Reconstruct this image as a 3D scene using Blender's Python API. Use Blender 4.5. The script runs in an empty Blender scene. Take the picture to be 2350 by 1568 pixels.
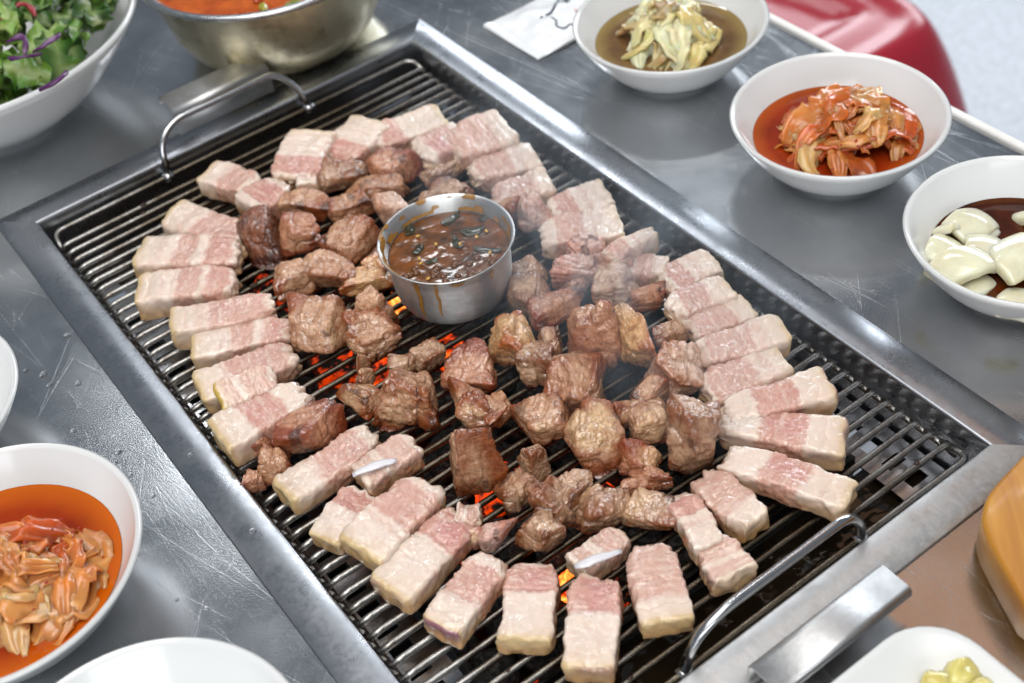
import bpy, math, random
import numpy as np
from mathutils import Matrix, Vector

# ------------------------------------------------------------------ camera, world, lamps, exposure
scene = bpy.context.scene
PXW, PXH, FPX = 2350.0, 1568.0, 3011.58
CAM = np.array([-0.08478346, -0.20618753, 0.45228936])
RIGHT = np.array([0.80004638, -0.58931234, -0.11241332])
DOWN = np.array([-0.48182509, -0.5195166, -0.70565366])
FWD = np.array([0.35744983, 0.61871921, -0.69958285])
cam_data = bpy.data.cameras.new('camera')
cam_data.sensor_width = 36.0
cam_data.lens = FPX / PXW * 36.0
cam_data.clip_start = 0.01
cam_data.clip_end = 60.0
cam_data.dof.use_dof = True
cam_data.dof.focus_distance = 0.60
cam_data.dof.aperture_fstop = 9.0
cam = bpy.data.objects.new('camera', cam_data)
scene.collection.objects.link(cam)
cam.matrix_world = Matrix(((RIGHT[0], -DOWN[0], -FWD[0], CAM[0]),
                           (RIGHT[1], -DOWN[1], -FWD[1], CAM[1]),
                           (RIGHT[2], -DOWN[2], -FWD[2], CAM[2]),
                           (0, 0, 0, 1)))
scene.camera = cam

world = bpy.data.worlds.new('World')
scene.world = world
world.use_nodes = True
bg = world.node_tree.nodes['Background']
bg.inputs['Color'].default_value = (0.76, 0.87, 1.0, 1)
bg.inputs['Strength'].default_value = 0.24

def area_lamp(name, loc, target, sx, sy, power, color):
    d = bpy.data.lights.new(name, 'AREA')
    d.shape = 'RECTANGLE'; d.size = sx; d.size_y = sy
    d.energy = power; d.color = color
    o = bpy.data.objects.new(name, d)
    scene.collection.objects.link(o)
    o.location = loc
    v = Vector(target) - Vector(loc)
    o.rotation_euler = v.to_track_quat('-Z', 'Y').to_euler()
    return o
area_lamp('window_light', (3.4, 2.1, 0.95), (0.15, 0.25, 0.0), 3.0, 1.1, 88.0, (0.88, 0.94, 1.0))
area_lamp('canopy_glow', (-0.35, 0.15, 2.6), (0.13, 0.23, 0.0), 2.2, 2.2, 54.0, (1.0, 0.97, 0.93))
for k_, (lx, ly) in enumerate(((1.22, 1.80), (0.72, 2.0))):
    area_lamp('strip_light', (lx, ly, 1.9), (0.15, 0.25, 0.0), 0.9, 0.10, 5.2, (0.95, 0.98, 1.0))
area_lamp('rear_window_light', (-1.5, -2.5, 0.85), (0.15, 0.25, 0.0), 2.4, 1.2, 38.0, (0.93, 0.97, 1.0))
area_lamp('rear_fill_light', (-0.7, -0.8, 2.2), (0.13, 0.23, 0), 1.8, 1.2, 26.0, (1.0, 0.98, 0.95))  # added soft fill from behind the camera, lights fronts without table glare
area_lamp('warm_reflection_light', (1.00, 0.46, 1.45), (0.2, 0.0, 0), 0.5, 0.5, 0.55, (1.0, 0.42, 0.10))  # added warm lamp that puts the orange reflection on the table steel

scene.render.engine = 'CYCLES'
scene.cycles.use_denoising = True
scene.cycles.max_bounces = 8
scene.cycles.volume_bounces = 0
scene.cycles.sample_clamp_indirect = 6.0
scene.cycles.caustics_reflective = True
scene.view_settings.view_transform = 'Standard'
scene.view_settings.look = 'None'
scene.view_settings.exposure = -0.1
scene.view_settings.gamma = 1.0

# ------------------------------------------------------------------ helpers
def P(x, y, z=0.0):
    """photograph point (2350 px wide) -> point of the place at height z"""
    d = FWD + RIGHT * ((x - PXW / 2) / FPX) + DOWN * ((y - PXH / 2) / FPX)
    return CAM + d * ((z - CAM[2]) / d[2])

def pxm(p):
    """pixels per metre at a point"""
    return FPX / float((np.asarray(p) - CAM) @ FWD)

def srgb(r, g, b):
    c = np.array([r, g, b]) / 255.0
    return np.where(c <= 0.04045, c / 12.92, ((c + 0.055) / 1.055) ** 2.4)

def _h(ix, iy, iz, s):
    n = (ix * 374761393 + iy * 668265263 + iz * 1274126177 + s * 974634777) & 0xFFFFFFFF
    n = ((n ^ (n >> 13)) * 1274126177) & 0xFFFFFFFF
    n = ((n ^ (n >> 16)) * 2246822519) & 0xFFFFFFFF
    return ((n ^ (n >> 15)) & 0xFFFFFF) / float(0xFFFFFF)

def vnoise(p, seed=0):
    """smooth value noise in -1..1, p is (n,3)"""
    p = np.asarray(p, float) + 100.0
    i = np.floor(p).astype(np.int64); f = p - i
    f = f * f * f * (f * (f * 6 - 15) + 10)
    out = np.zeros(len(p))
    for dx in (0, 1):
        for dy in (0, 1):
            for dz in (0, 1):
                w = (f[:, 0] if dx else 1 - f[:, 0]) * (f[:, 1] if dy else 1 - f[:, 1]) * (f[:, 2] if dz else 1 - f[:, 2])
                out += w * _h(i[:, 0] + dx, i[:, 1] + dy, i[:, 2] + dz, seed)
    return out * 2 - 1

def fbm(p, seed=0, octv=3):
    a, t, s = 1.0, 0.0, 0.0
    for k in range(octv):
        t = t + a * vnoise(np.asarray(p) * (2.03 ** k), seed + 31 * k); s += a; a *= 0.5
    return t / s

def sstep(a, b, x):
    t = np.clip((x - a) / (b - a), 0, 1); return t * t * (3 - 2 * t)

def link(o, parent=None):
    scene.collection.objects.link(o)
    if parent is not None: o.parent = parent
    return o

def meshdata(name, v, f, mat=None, smooth=True, tint=None, lean=None):
    me = bpy.data.meshes.new(name)
    me.from_pydata([tuple(map(float, q)) for q in v], [], [tuple(int(i) for i in q) for q in f])
    if smooth: me.polygons.foreach_set('use_smooth', [True] * len(me.polygons))
    if mat is not None: me.materials.append(mat)
    if tint is not None:
        a = me.color_attributes.new('tint', 'FLOAT_COLOR', 'POINT')
        c = np.ones((len(v), 4)); c[:, :3] = np.clip(tint, 0, 1)
        a.data.foreach_set('color', c.ravel())
    if lean is not None:
        a = me.attributes.new('lean', 'FLOAT', 'POINT'); a.data.foreach_set('value', np.asarray(lean, float))
    me.update()
    return me

def mesh(name, v, f, mat, parent=None, loc=None, rotz=0.0, smooth=True, tint=None, lean=None):
    o = bpy.data.objects.new(name, meshdata(name, v, f, mat, smooth, tint, lean))
    if loc is not None: o.location = tuple(map(float, loc))
    o.rotation_euler[2] = rotz
    return link(o, parent)

def tag(o, label=None, cat=None, group=None, kind=None):
    if label: o['label'] = label
    if cat: o['category'] = cat
    if group: o['group'] = group
    if kind: o['kind'] = kind
    return o

def empty(name, loc, label=None, cat=None, group=None, rotz=0.0):
    o = bpy.data.objects.new(name, None)
    o.location = tuple(map(float, loc)); o.rotation_euler[2] = rotz
    o.empty_display_size = 0.01
    link(o)
    return tag(o, label, cat, group)

def lathe(profile, seg=72):
    n = len(profile); v = []; f = []
    for k in range(seg):
        a = 2 * math.pi * k / seg
        for r, z in profile: v.append((r * math.cos(a), r * math.sin(a), z))
    for k in range(seg):
        k2 = (k + 1) % seg
        for i in range(n - 1):
            f.append((k * n + i, k2 * n + i, k2 * n + i + 1, k * n + i + 1))
    return v, f

def smooth_path(pts, per=6):
    pts = [np.array(p, float) for p in pts]; out = []
    ext = [2 * pts[0] - pts[1]] + pts + [2 * pts[-1] - pts[-2]]
    for i in range(1, len(ext) - 2):
        p0, p1, p2, p3 = ext[i - 1:i + 3]
        for k in range(per):
            t = k / per
            out.append(0.5 * ((2 * p1) + (-p0 + p2) * t + (2 * p0 - 5 * p1 + 4 * p2 - p3) * t * t + (-p0 + 3 * p1 - 3 * p2 + p3) * t ** 3))
    out.append(pts[-1]); return out

def round_corners(pts, r, n=5):
    """polyline with its corners rounded"""
    pts = [np.array(p, float) for p in pts]; out = [pts[0]]
    for i in range(1, len(pts) - 1):
        a, b, c = pts[i - 1], pts[i], pts[i + 1]
        u = (a - b); v = (c - b); lu, lv = np.linalg.norm(u), np.linalg.norm(v)
        rr = min(r, lu * .48, lv * .48)
        s, e = b + u / lu * rr, b + v / lv * rr
        for k in range(n + 1):
            t = k / n; out.append((1 - t) ** 2 * s + 2 * t * (1 - t) * b + t * t * e)
    out.append(pts[-1]); return out

def tube(path, r, sides=8):
    path = [np.array(p, float) for p in path]; n = len(path); v = []; f = []
    t0 = path[1] - path[0]; t0 /= np.linalg.norm(t0)
    u = np.cross(t0, (0, 0, 1.0))
    if np.linalg.norm(u) < 1e-3: u = np.cross(t0, (1.0, 0, 0))
    u /= np.linalg.norm(u)
    for i in range(n):
        t = path[min(i + 1, n - 1)] - path[max(i - 1, 0)]; t = t / np.linalg.norm(t)
        u = u - t * (u @ t); u /= np.linalg.norm(u); w = np.cross(t, u)
        rr = r[i] if hasattr(r, '__len__') else r
        for k in range(sides):
            a = 2 * math.pi * k / sides
            v.append(path[i] + (u * math.cos(a) + w * math.sin(a)) * rr)
    for i in range(n - 1):
        for k in range(sides):
            k2 = (k + 1) % sides
            f.append((i * sides + k, i * sides + k2, (i + 1) * sides + k2, (i + 1) * sides + k))
    f.append(tuple(range(sides - 1, -1, -1))); f.append(tuple((n - 1) * sides + k for k in range(sides)))
    return v, f

def box(x0, x1, y0, y1, z0, z1):
    v = [(x, y, z) for z in (z0, z1) for y in (y0, y1) for x in (x0, x1)]
    f = [(0, 2, 3, 1), (4, 5, 7, 6), (0, 1, 5, 4), (2, 6, 7, 3), (0, 4, 6, 2), (1, 3, 7, 5)]
    return v, f

def bevel(o, w=0.001, seg=2):
    m = o.modifiers.new('bevel', 'BEVEL'); m.width = w; m.segments = seg; m.limit_method = 'ANGLE'; return o

def join(*vf):
    v = []; f = []
    for a, b in vf:
        n = len(v); v += list(a); f += [tuple(i + n for i in q) for q in b]
    return v, f

def cube_sphere(n):
    """unit directions on a cube sphere, shared vertices"""
    idx = {}; v = []; f = []
    def vid(p):
        k = tuple(np.round(p, 6))
        if k not in idx: idx[k] = len(v); v.append(p)
        return idx[k]
    g = np.tan(np.linspace(-1, 1, n + 1) * math.pi / 4)
    for ax in range(3):
        for s in (-1, 1):
            a1, a2 = (ax + 1) % 3, (ax + 2) % 3
            ids = np.zeros((n + 1, n + 1), int)
            for i in range(n + 1):
                for j in range(n + 1):
                    p = np.zeros(3); p[ax] = s; p[a1] = g[i]; p[a2] = g[j]; ids[i, j] = vid(p)
            for i in range(n):
                for j in range(n):
                    q = (ids[i, j], ids[i + 1, j], ids[i + 1, j + 1], ids[i, j + 1])
                    f.append(q if s > 0 else q[::-1])
    v = np.array(v); return v / np.linalg.norm(v, axis=1)[:, None], f

# ------------------------------------------------------------------ materials
class NT:
    def __init__(s, name):
        s.m = bpy.data.materials.new(name); s.m.use_nodes = True
        s.t = s.m.node_tree; s.n = s.t.nodes; s.b = s.n['Principled BSDF']; s.out = s.n['Material Output']
    def new(s, t, **kw):
        o = s.n.new(t)
        for k, v in kw.items(): setattr(o, k, v)
        return o
    def set(s, **kw):
        for k, v in kw.items():
            i = s.b.inputs[k.replace('_', ' ')]
            i.default_value = (*v, 1) if isinstance(v, (tuple, list, np.ndarray)) and len(v) == 3 and i.type == 'RGBA' else v
    def l(s, a, b): s.t.links.new(a, b)
    def coords(s, scale=(1, 1, 1), rot=(0, 0, 0), rnd=False):
        c = s.new('ShaderNodeTexCoord'); m = s.new('ShaderNodeMapping')
        m.inputs['Scale'].default_value = scale; m.inputs['Rotation'].default_value = rot
        src = c.outputs['Object']
        if rnd:
            i = s.new('ShaderNodeObjectInfo'); a = s.new('ShaderNodeVectorMath', operation='ADD')
            s.l(src, a.inputs[0]); s.l(i.outputs['Random'], a.inputs[1]); src = a.outputs[0]
        if rot != (0, 0, 0):                      # turn first, then stretch
            m0 = s.new('ShaderNodeMapping'); m0.inputs['Rotation'].default_value = rot; m.inputs['Rotation'].default_value = (0, 0, 0)
            s.l(src, m0.inputs['Vector']); src = m0.outputs[0]
        s.l(src, m.inputs['Vector']); return m.outputs[0]
    def noise(s, vec, scale, detail=3, rough=0.5, dist=0.0):
        o = s.new('ShaderNodeTexNoise'); o.inputs['Scale'].default_value = scale; o.inputs['Detail'].default_value = detail
        o.inputs['Roughness'].default_value = rough; o.inputs['Distortion'].default_value = dist
        s.l(vec, o.inputs['Vector']); return o.outputs['Fac']
    def voro(s, vec, scale, feature='DISTANCE_TO_EDGE', out='Distance', rnd=1.0):
        o = s.new('ShaderNodeTexVoronoi', feature=feature); o.inputs['Scale'].default_value = scale
        o.inputs['Randomness'].default_value = rnd
        s.l(vec, o.inputs['Vector']); return o.outputs[out]
    def rng(s, x, a, b, c, d, clamp=True):
        o = s.new('ShaderNodeMapRange'); o.clamp = clamp
        for i, q in enumerate((a, b, c, d)): o.inputs[i + 1].default_value = q
        s.l(x, o.inputs[0]); return o.outputs[0]
    def math(s, op, a, b=None):
        o = s.new('ShaderNodeMath', operation=op)
        for i, q in enumerate((a, b)):
            if q is None: continue
            if isinstance(q, (int, float)): o.inputs[i].default_value = q
            else: s.l(q, o.inputs[i])
        return o.outputs[0]
    def mix(s, fac, a, b, mode='MIX'):
        o = s.new('ShaderNodeMix', data_type='RGBA', blend_type=mode)
        for i, q in ((0, fac), (6, a), (7, b)):
            if isinstance(q, (int, float)): o.inputs[i].default_value = q
            elif isinstance(q, (tuple, list, np.ndarray)): o.inputs[i].default_value = (*[float(e) for e in q[:3]], 1)
            else: s.l(q, o.inputs[i])
        return o.outputs[2]
    def attr(s, name, out='Fac'):
        o = s.new('ShaderNodeAttribute', attribute_name=name); return o.outputs[out]
    def bump(s, h, strength, dist, prev=None):
        o = s.new('ShaderNodeBump'); o.inputs['Strength'].default_value = strength; o.inputs['Distance'].default_value = dist
        s.l(h, o.inputs['Height'])
        if prev is not None: s.l(prev, o.inputs['Normal'])
        return o.outputs[0]
    def to(s, a, name): s.l(a, s.b.inputs[name])

def m_table():
    t = NT('brushed_table_steel'); t.set(Metallic=1.0)
    c = t.coords()
    mott = t.noise(c, 22, 4, .6); fine = t.noise(c, 900, 3, .7)
    spots = t.noise(c, 160, 4, .65)
    # scuff scratches: very stretched cells, several directions
    hs = []
    for rot, sc in ((1.42, (5, 75, 1)), (1.72, (4, 60, 1)), (1.25, (7, 110, 1)), (1.56, (5, 130, 1)), (2.3, (6, 80, 1))):
        w = t.coords(scale=sc, rot=(0, 0, rot))
        wv = t.noise(w, 1.0, 2, .5, .6)
        e = t.voro(w, 1.0)
        line = t.rng(e, 0.002, 0.012, 1, 0)
        msk = t.rng(wv, 0.5, 0.66, 0, 1)
        hs.append(t.math('MULTIPLY', line, msk))
    s1 = t.math('ADD', t.math('ADD', t.math('ADD', hs[0], hs[1]), t.math('ADD', hs[2], hs[3])), hs[4])
    brush = t.noise(t.coords(scale=(40, 1600, 1), rot=(0, 0, 0.35)), 1.0, 3, .6)
    col = t.mix(t.rng(mott, .35, .7, 0, 1), srgb(182, 184, 187), srgb(200, 201, 203))
    col = t.mix(t.rng(spots, .62, .8, 0, .35), col, srgb(150, 152, 156))
    col = t.mix(t.math('MULTIPLY', s1, .13), col, srgb(225, 227, 230))
    t.to(col, 'Base Color')
    r = t.math('ADD', t.rng(mott, .3, .7, .14, .22), t.rng(fine, .3, .75, -.03, .05))
    r = t.math('ADD', r, t.math('MULTIPLY', s1, .10)); t.to(r, 'Roughness')
    b = t.bump(brush, .012, .0003)
    b = t.bump(fine, .12, .0004, b)
    b = t.bump(t.math('MULTIPLY', s1, -1.0), .06, .0003, b)
    b = t.bump(t.noise(c, 9, 2), .3, .004, b)
    t.to(b, 'Normal'); return t.m

def m_steel(name, col=(178, 180, 184), rough=.22, bumps=.1, stretch=(20, 20, 20), dirt=None, dirt_amt=.5, soot=None):
    t = NT(name); t.set(Metallic=1.0)
    c = t.coords(scale=stretch); n = t.noise(c, 6, 4, .6); n2 = t.noise(t.coords(), 420, 3, .7)
    base = t.mix(t.rng(n, .3, .75, 0, 1), srgb(*col), srgb(*[q * .91 for q in col]))
    if dirt is not None:
        dn = t.noise(t.coords(rnd=True), 60, 4, .65)
        base = t.mix(t.rng(dn, .5, .68, 0, dirt_amt), base, dirt)
    if soot is not None:
        tc = t.new('ShaderNodeTexCoord'); sx = t.new('ShaderNodeSeparateXYZ'); t.l(tc.outputs['Object'], sx.inputs[0])
        k = t.math('ADD', t.math('ABSOLUTE', sx.outputs[0]), t.rng(t.noise(t.coords(rnd=True), 45, 3), .3, .7, -.03, .03))
        base = t.mix(t.rng(k, .06, .105, .8, 0), base, soot)
    t.to(base, 'Base Color')
    t.to(t.math('ADD', t.rng(n, .3, .7, rough - .05, rough + .08), t.rng(n2, .3, .7, -.02, .06)), 'Roughness')
    b = t.bump(n2, bumps, .0004); b = t.bump(n, bumps, .0015, b); t.to(b, 'Normal'); return t.m

def m_plain(name, col, rough=.4, metallic=0.0, bumpscale=0, bumpstr=.1, spec=.5, sss=0.0, rad=(.004, .003, .002), var=0.0, coat=0.0):
    t = NT(name); t.set(Base_Color=col, Roughness=rough, Metallic=metallic)
    t.b.inputs['Specular IOR Level'].default_value = spec
    t.b.inputs['Coat Weight'].default_value = coat; t.b.inputs['Coat Roughness'].default_value = .08
    if sss:
        t.b.inputs['Subsurface Weight'].default_value = sss; t.b.inputs['Subsurface Radius'].default_value = rad
        t.b.inputs['Subsurface Scale'].default_value = 1.0
    c = t.coords(rnd=True)
    if var:
        n = t.noise(c, 90, 4, .6); k = np.array(col)
        t.to(t.mix(t.rng(n, .3, .7, 0, 1), k * (1 - var), np.minimum(k * (1 + var), 1)), 'Base Color')
    if bumpscale:
        t.to(t.bump(t.noise(c, bumpscale, 3, .6), bumpstr, .001), 'Normal')
    return t.m

def m_meat(name, cooked):
    t = NT(name)
    tint = t.attr('tint', 'Color'); lean = t.attr('lean')
    c = t.coords(rnd=True)
    n1 = t.noise(c, 260, 4, .65); n2 = t.noise(c, 1100, 3, .6); n3 = t.noise(c, 90, 3, .6)
    fib = t.noise(t.coords(scale=(160, 900, 600) if cooked else (800, 170, 600), rnd=True), 1.0, 4, .65, .8)
    cell = t.voro(t.coords(scale=(420, 250, 330), rnd=True), 1.0)
    crack = t.math('MULTIPLY', t.rng(cell, 0, .16, 1, 0), lean)
    if cooked:
        col = t.mix(t.rng(n1, .38, .66, 0, 1.0), tint, t.mix(1.0, tint, (.60, .47, .38), 'MULTIPLY'))
        col = t.mix(t.rng(fib, .52, .75, 0, .4), col, t.mix(1.0, tint, (1.25, 1.28, 1.3), 'MULTIPLY'))
        col = t.mix(t.math('MULTIPLY', t.rng(n3, .58, .75, 0, 1), .35), col, t.mix(1.0, tint, (.72, .52, .38), 'MULTIPLY'))
    else:
        col = t.mix(t.math('MULTIPLY', t.rng(fib, .42, .7, 0, .55), lean), tint, t.mix(1.0, tint, (.80, .60, .58), 'MULTIPLY'))
        col = t.mix(t.math('MULTIPLY', crack, .14), col, t.mix(1.0, tint, (.78, .52, .50), 'MULTIPLY'))
        col = t.mix(t.rng(n3, .45, .75, 0, .25), col, t.mix(1.0, tint, (1.06, 1.0, .88), 'MULTIPLY'))
    t.to(col, 'Base Color')
    t.b.inputs['Subsurface Weight'].default_value = .22 if cooked else .42
    t.b.inputs['Subsurface Radius'].default_value = (.0030, .0013, .0008) if cooked else (.0048, .0028, .0020)
    t.b.inputs['Subsurface Scale'].default_value = 1.0
    t.to(t.rng(n1, .3, .7, .38, .22) if cooked else t.rng(n1, .3, .7, .36, .24), 'Roughness')
    t.to(t.rng(t.noise(c, 55, 3, .6), .36, .64, .08 if cooked else .15, 1.0), 'Coat Weight')      # wet and dry patches
    t.b.inputs['Coat Roughness'].default_value = .11
    wet = t.noise(c, 330, 1.6, .5)
    b0 = t.bump(wet, .68 if cooked else .40, .0022)
    t.b.inputs['Coat IOR'].default_value = 1.9 if cooked else 1.7
    b = t.bump(n3, .35 if cooked else .15, .002)
    b = t.bump(fib if cooked else t.math('MULTIPLY', fib, lean), .55 if cooked else .3, .0011, b)
    b = t.bump(t.math('MULTIPLY', crack, -1.0), .2, .0005, b)
    b = t.bump(n1, .42 if cooked else .16, .0011, b)
    b = t.bump(n2, .4 if cooked else .14, .0007, b)
    t.to(b, 'Normal'); t.l(b0, t.b.inputs['Coat Normal'])
    return t.m

def m_tinted(name, rough=.3, sss=.3, rad=(.006, .003, .0012), bumpscale=260, bumpstr=.3, coat=.25, trans=0.0):
    t = NT(name); tint = t.attr('tint', 'Color'); c = t.coords(rnd=True)
    n = t.noise(c, bumpscale, 4, .6); n3 = t.noise(c, 80, 3, .5)
    t.to(t.mix(t.rng(n3, .35, .7, 0, .5), tint, t.mix(1.0, tint, (.8, .68, .6), 'MULTIPLY')), 'Base Color')
    t.set(Roughness=rough)
    t.b.inputs['Subsurface Weight'].default_value = sss; t.b.inputs['Subsurface Radius'].default_value = rad
    t.b.inputs['Subsurface Scale'].default_value = 1.0
    t.b.inputs['Coat Weight'].default_value = coat; t.b.inputs['Coat Roughness'].default_value = .1
    t.b.inputs['Transmission Weight'].default_value = trans
    t.to(t.bump(n, bumpstr, .0008), 'Normal'); return t.m

def m_liquid(name, a, b, scale=60, rough=.06, bump=.05, specks=None, edge=None):
    t = NT(name); c = t.coords(rnd=True); n = t.noise(c, scale, 4, .6)
    col = t.mix(t.rng(n, .35, .68, 0, 1), a, b)
    if edge is not None:
        ln = t.new('ShaderNodeVectorMath', operation='LENGTH'); tc = t.new('ShaderNodeTexCoord'); t.l(tc.outputs['Object'], ln.inputs[0])
        col = t.mix(t.rng(ln.outputs['Value'], .036, .049, 0, .7), col, edge)   # shallow liquid over the white bowl
    if specks is not None:
        col = t.mix(t.rng(t.noise(c, scale * 8, 3, .7), .6, .72, 0, .7), col, specks)
    t.to(col, 'Base Color'); t.set(Roughness=rough)
    t.b.inputs['Subsurface Weight'].default_value = .25; t.b.inputs['Subsurface Radius'].default_value = (.006, .002, .001)
    t.b.inputs['Subsurface Scale'].default_value = 1.0
    t.to(t.bump(t.noise(c, scale * 2.2, 2), bump, .002), 'Normal'); return t.m

def m_ember():
    t = NT('glowing_charcoal'); heat = t.attr('lean'); c = t.coords()
    n = t.noise(c, 120, 4, .65)
    hot = t.math('MULTIPLY', heat, t.rng(n, .3, .62, .15, 1.1))
    ramp = t.new('ShaderNodeValToRGB'); e = ramp.color_ramp.elements
    e[0].position = .22; e[0].color = (0, 0, 0, 1); e[1].position = 1.0; e[1].color = (1.0, .52, .13, 1)
    k = e.new(.4); k.color = (.42, .025, .0, 1); k = e.new(.68); k.color = (1.0, .19, .02, 1)
    t.l(hot, ramp.inputs[0])
    ash = t.noise(c, 300, 3, .6)
    t.to(t.mix(t.rng(ash, .45, .7, 0, 1), (.012, .011, .010), (.10, .095, .09)), 'Base Color')
    t.set(Roughness=.9); t.to(ramp.outputs[0], 'Emission Color'); t.b.inputs['Emission Strength'].default_value = 3.0
    t.to(t.bump(n, .8, .004), 'Normal'); return t.m

def m_wood():
    t = NT('varnished_wood'); c = t.coords(scale=(6, 45, 6), rot=(0, 0, -.9))
    n = t.noise(c, 1.4, 4, .55, 1.2); g = t.noise(t.coords(scale=(20, 420, 20), rot=(0, 0, -.9)), 1.0, 3, .6)
    col = t.mix(t.rng(n, .38, .62, 0, 1), srgb(198, 142, 52), srgb(168, 106, 32))
    col = t.mix(t.rng(g, .45, .7, 0, .3), col, srgb(160, 104, 34))
    t.to(col, 'Base Color'); t.set(Roughness=.4); t.b.inputs['Coat Weight'].default_value = .12
    t.b.inputs['Coat Roughness'].default_value = .12
    t.to(t.bump(g, .15, .0006), 'Normal'); return t.m

M = dict(
    table=m_table(),
    flange=m_steel('flange_steel', (178, 181, 187), .27, .05, (9, 9, 9), srgb(150, 150, 152), .2),
    frontflange=m_steel('tab_steel', (205, 205, 205), .42, .12, (16, 16, 16), srgb(150, 140, 128), .3),
    rod=m_steel('grate_rod_steel', (176, 174, 170), .26, .12, (60, 300, 300), srgb(84, 62, 36), .6, soot=srgb(92, 78, 56)),
    handle=m_steel('handle_steel', (200, 200, 202), .16, .06),
    dark=m_steel('sooty_steel', (58, 56, 54), .42, .3, (30, 30, 30), srgb(26, 22, 18), .8),
    cup=m_steel('cup_steel', (222, 222, 222), .40, .1, (8, 8, 260), None),
    potm=m_steel('brassy_aluminium', (226, 217, 188), .33, .16, (16, 16, 30), srgb(150, 138, 98), .5),
    potrim=m_steel('pot_rim_metal', (205, 206, 208), .2, .05),
    ceramic=m_plain('white_melamine', (.70, .71, .71), .16, bumpscale=40, bumpstr=.03, coat=.2),
    plate=m_plain('grey_white_plate', (.66, .67, .66), .3, bumpscale=40, bumpstr=.03),
    trim=m_plain('white_edge_band', (.78, .77, .74), .4, bumpscale=90, bumpstr=.1, var=.06),
    chair=m_plain('red_plastic', tuple(srgb(168, 36, 52)), .25, bumpscale=60, bumpstr=.05),
    floor=m_plain('pale_floor', (.40, .43, .48), .35, bumpscale=8, bumpstr=.2, var=.22),
    belly=m_meat('pork_belly_flesh', False), chunk=m_meat('grilled_pork_flesh', True),
    kimchi=m_tinted('kimchi_cabbage', .22, .7, (.010, .005, .002), 240, .35, .3),
    leaf=m_tinted('salad_leaf', .38, .12, (.003, .004, .001), 160, .4, .1),
    onion=m_tinted('onion_flesh', .14, .65, (.010, .009, .005), 110, .12, .5),
    bone=m_plain('cartilage_white', (.66, .65, .68), .22, bumpscale=120, bumpstr=.1, sss=.3, coat=.4),
    ember=m_ember(), wood=m_wood(),
    broth=m_liquid('orange_kimchi_broth', srgb(158, 52, 4), srgb(134, 38, 3), 40, edge=srgb(206, 104, 16)),
    broth2=m_liquid('red_kimchi_broth', srgb(148, 48, 12), srgb(120, 34, 8), 40, edge=srgb(200, 106, 34)),
    brine=m_liquid('brown_pickle_brine', srgb(122, 94, 58), srgb(94, 68, 44), 50, edge=srgb(176, 156, 96)),
    soy=m_liquid('soy_sauce', srgb(84, 34, 6), srgb(48, 16, 4), 50),
    soup=m_liquid('orange_soup', srgb(196, 96, 30), srgb(160, 62, 14), 90, .12, .3, srgb(210, 150, 40)),
    sauce=m_liquid('dark_dipping_sauce', srgb(62, 38, 14), srgb(128, 72, 20), 95, .10, .05, srgb(40, 44, 26)),
    chili=m_plain('green_chili', tuple(srgb(46, 44, 22)), .15, bumpscale=200, bumpstr=.2, var=.3, coat=.5),
    seed=m_plain('sesame_seed', tuple(srgb(205, 160, 70)), .3, var=.2),
    drip=m_plain('dried_sauce', tuple(srgb(158, 112, 44)), .3, bumpscale=300, bumpstr=.3, var=.35, coat=.3),
    film=m_plain('white_plastic_film', (.80, .82, .84), .22, bumpscale=55, bumpstr=.8, coat=.3),
    ink=m_plain('navy_ink', tuple(srgb(30, 52, 78)), .4),
    flake=m_plain('chili_flake', tuple(srgb(150, 26, 12)), .3),
    char=m_plain('burnt_scrap', tuple(srgb(52, 32, 18)), .5, var=.4),
    redink=m_plain('red_ink', tuple(srgb(200, 40, 50)), .4),
    water=m_plain('clear_droplet', (.9, .9, .9), .03),
)
_c = M['cup'].node_tree; _t = _c.nodes.new('ShaderNodeTangent'); _t.direction_type = 'RADIAL'; _t.axis = 'Z'
_c.nodes['Principled BSDF'].inputs['Anisotropic'].default_value = .85; _c.nodes['Principled BSDF'].inputs['Anisotropic Rotation'].default_value = .25; _c.links.new(_t.outputs[0], _c.nodes['Principled BSDF'].inputs['Tangent'])
M['oil'] = m_liquid('greasy_drip_water', srgb(40, 32, 22), srgb(26, 20, 14), 30, .05, .5)
_w = M['water'].node_tree.nodes['Principled BSDF']; _w.inputs['Transmission Weight'].default_value = 1.0; _w.inputs['IOR'].default_value = 1.33
# ------------------------------------------------------------------ the setting: table, edge, floor
GX, GY = 0.261, 0.46            # opening of the roaster
tx0, tx1, ty0, ty1 = -0.95, 0.4345, -0.6, 1.3
hx0, hx1, hy0, hy1 = -0.006, GX + 0.006, -0.006, GY + 0.006
v = [(tx0, ty0, 0), (tx1, ty0, 0), (tx1, ty1, 0), (tx0, ty1, 0), (hx0, hy0, 0), (hx1, hy0, 0), (hx1, hy1, 0), (hx0, hy1, 0)]
v += [(a, b, -0.03) for a, b, _ in v]
f = [(0, 1, 5, 4), (1, 2, 6, 5), (2, 3, 7, 6), (3, 0, 4, 7), (0, 8, 9, 1), (1, 9, 10, 2), (2, 10, 11, 3), (3, 11, 8, 0),
     (4, 5, 13, 12), (5, 6, 14, 13), (6, 7, 15, 14), (7, 4, 12, 15), (8, 12, 13, 9), (9, 13, 14, 10), (10, 14, 15, 11), (11, 15, 12, 8)]
tag(mesh('table_top', v, f, M['table'], smooth=False), kind='structure')
v, f = box(0.4355, 0.4408, ty0, ty1, -0.034, 0.0022)
tag(bevel(mesh('table_edge_band', v, f, M['trim'], smooth=False), .0012), kind='structure')
v = [(-4, -4, -0.74), (9, -4, -0.74), (9, 9, -0.74), (-4, 9, -0.74)]
tag(mesh('floor', v, [(0, 1, 2, 3)], M['floor'], smooth=False), kind='structure')

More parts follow.
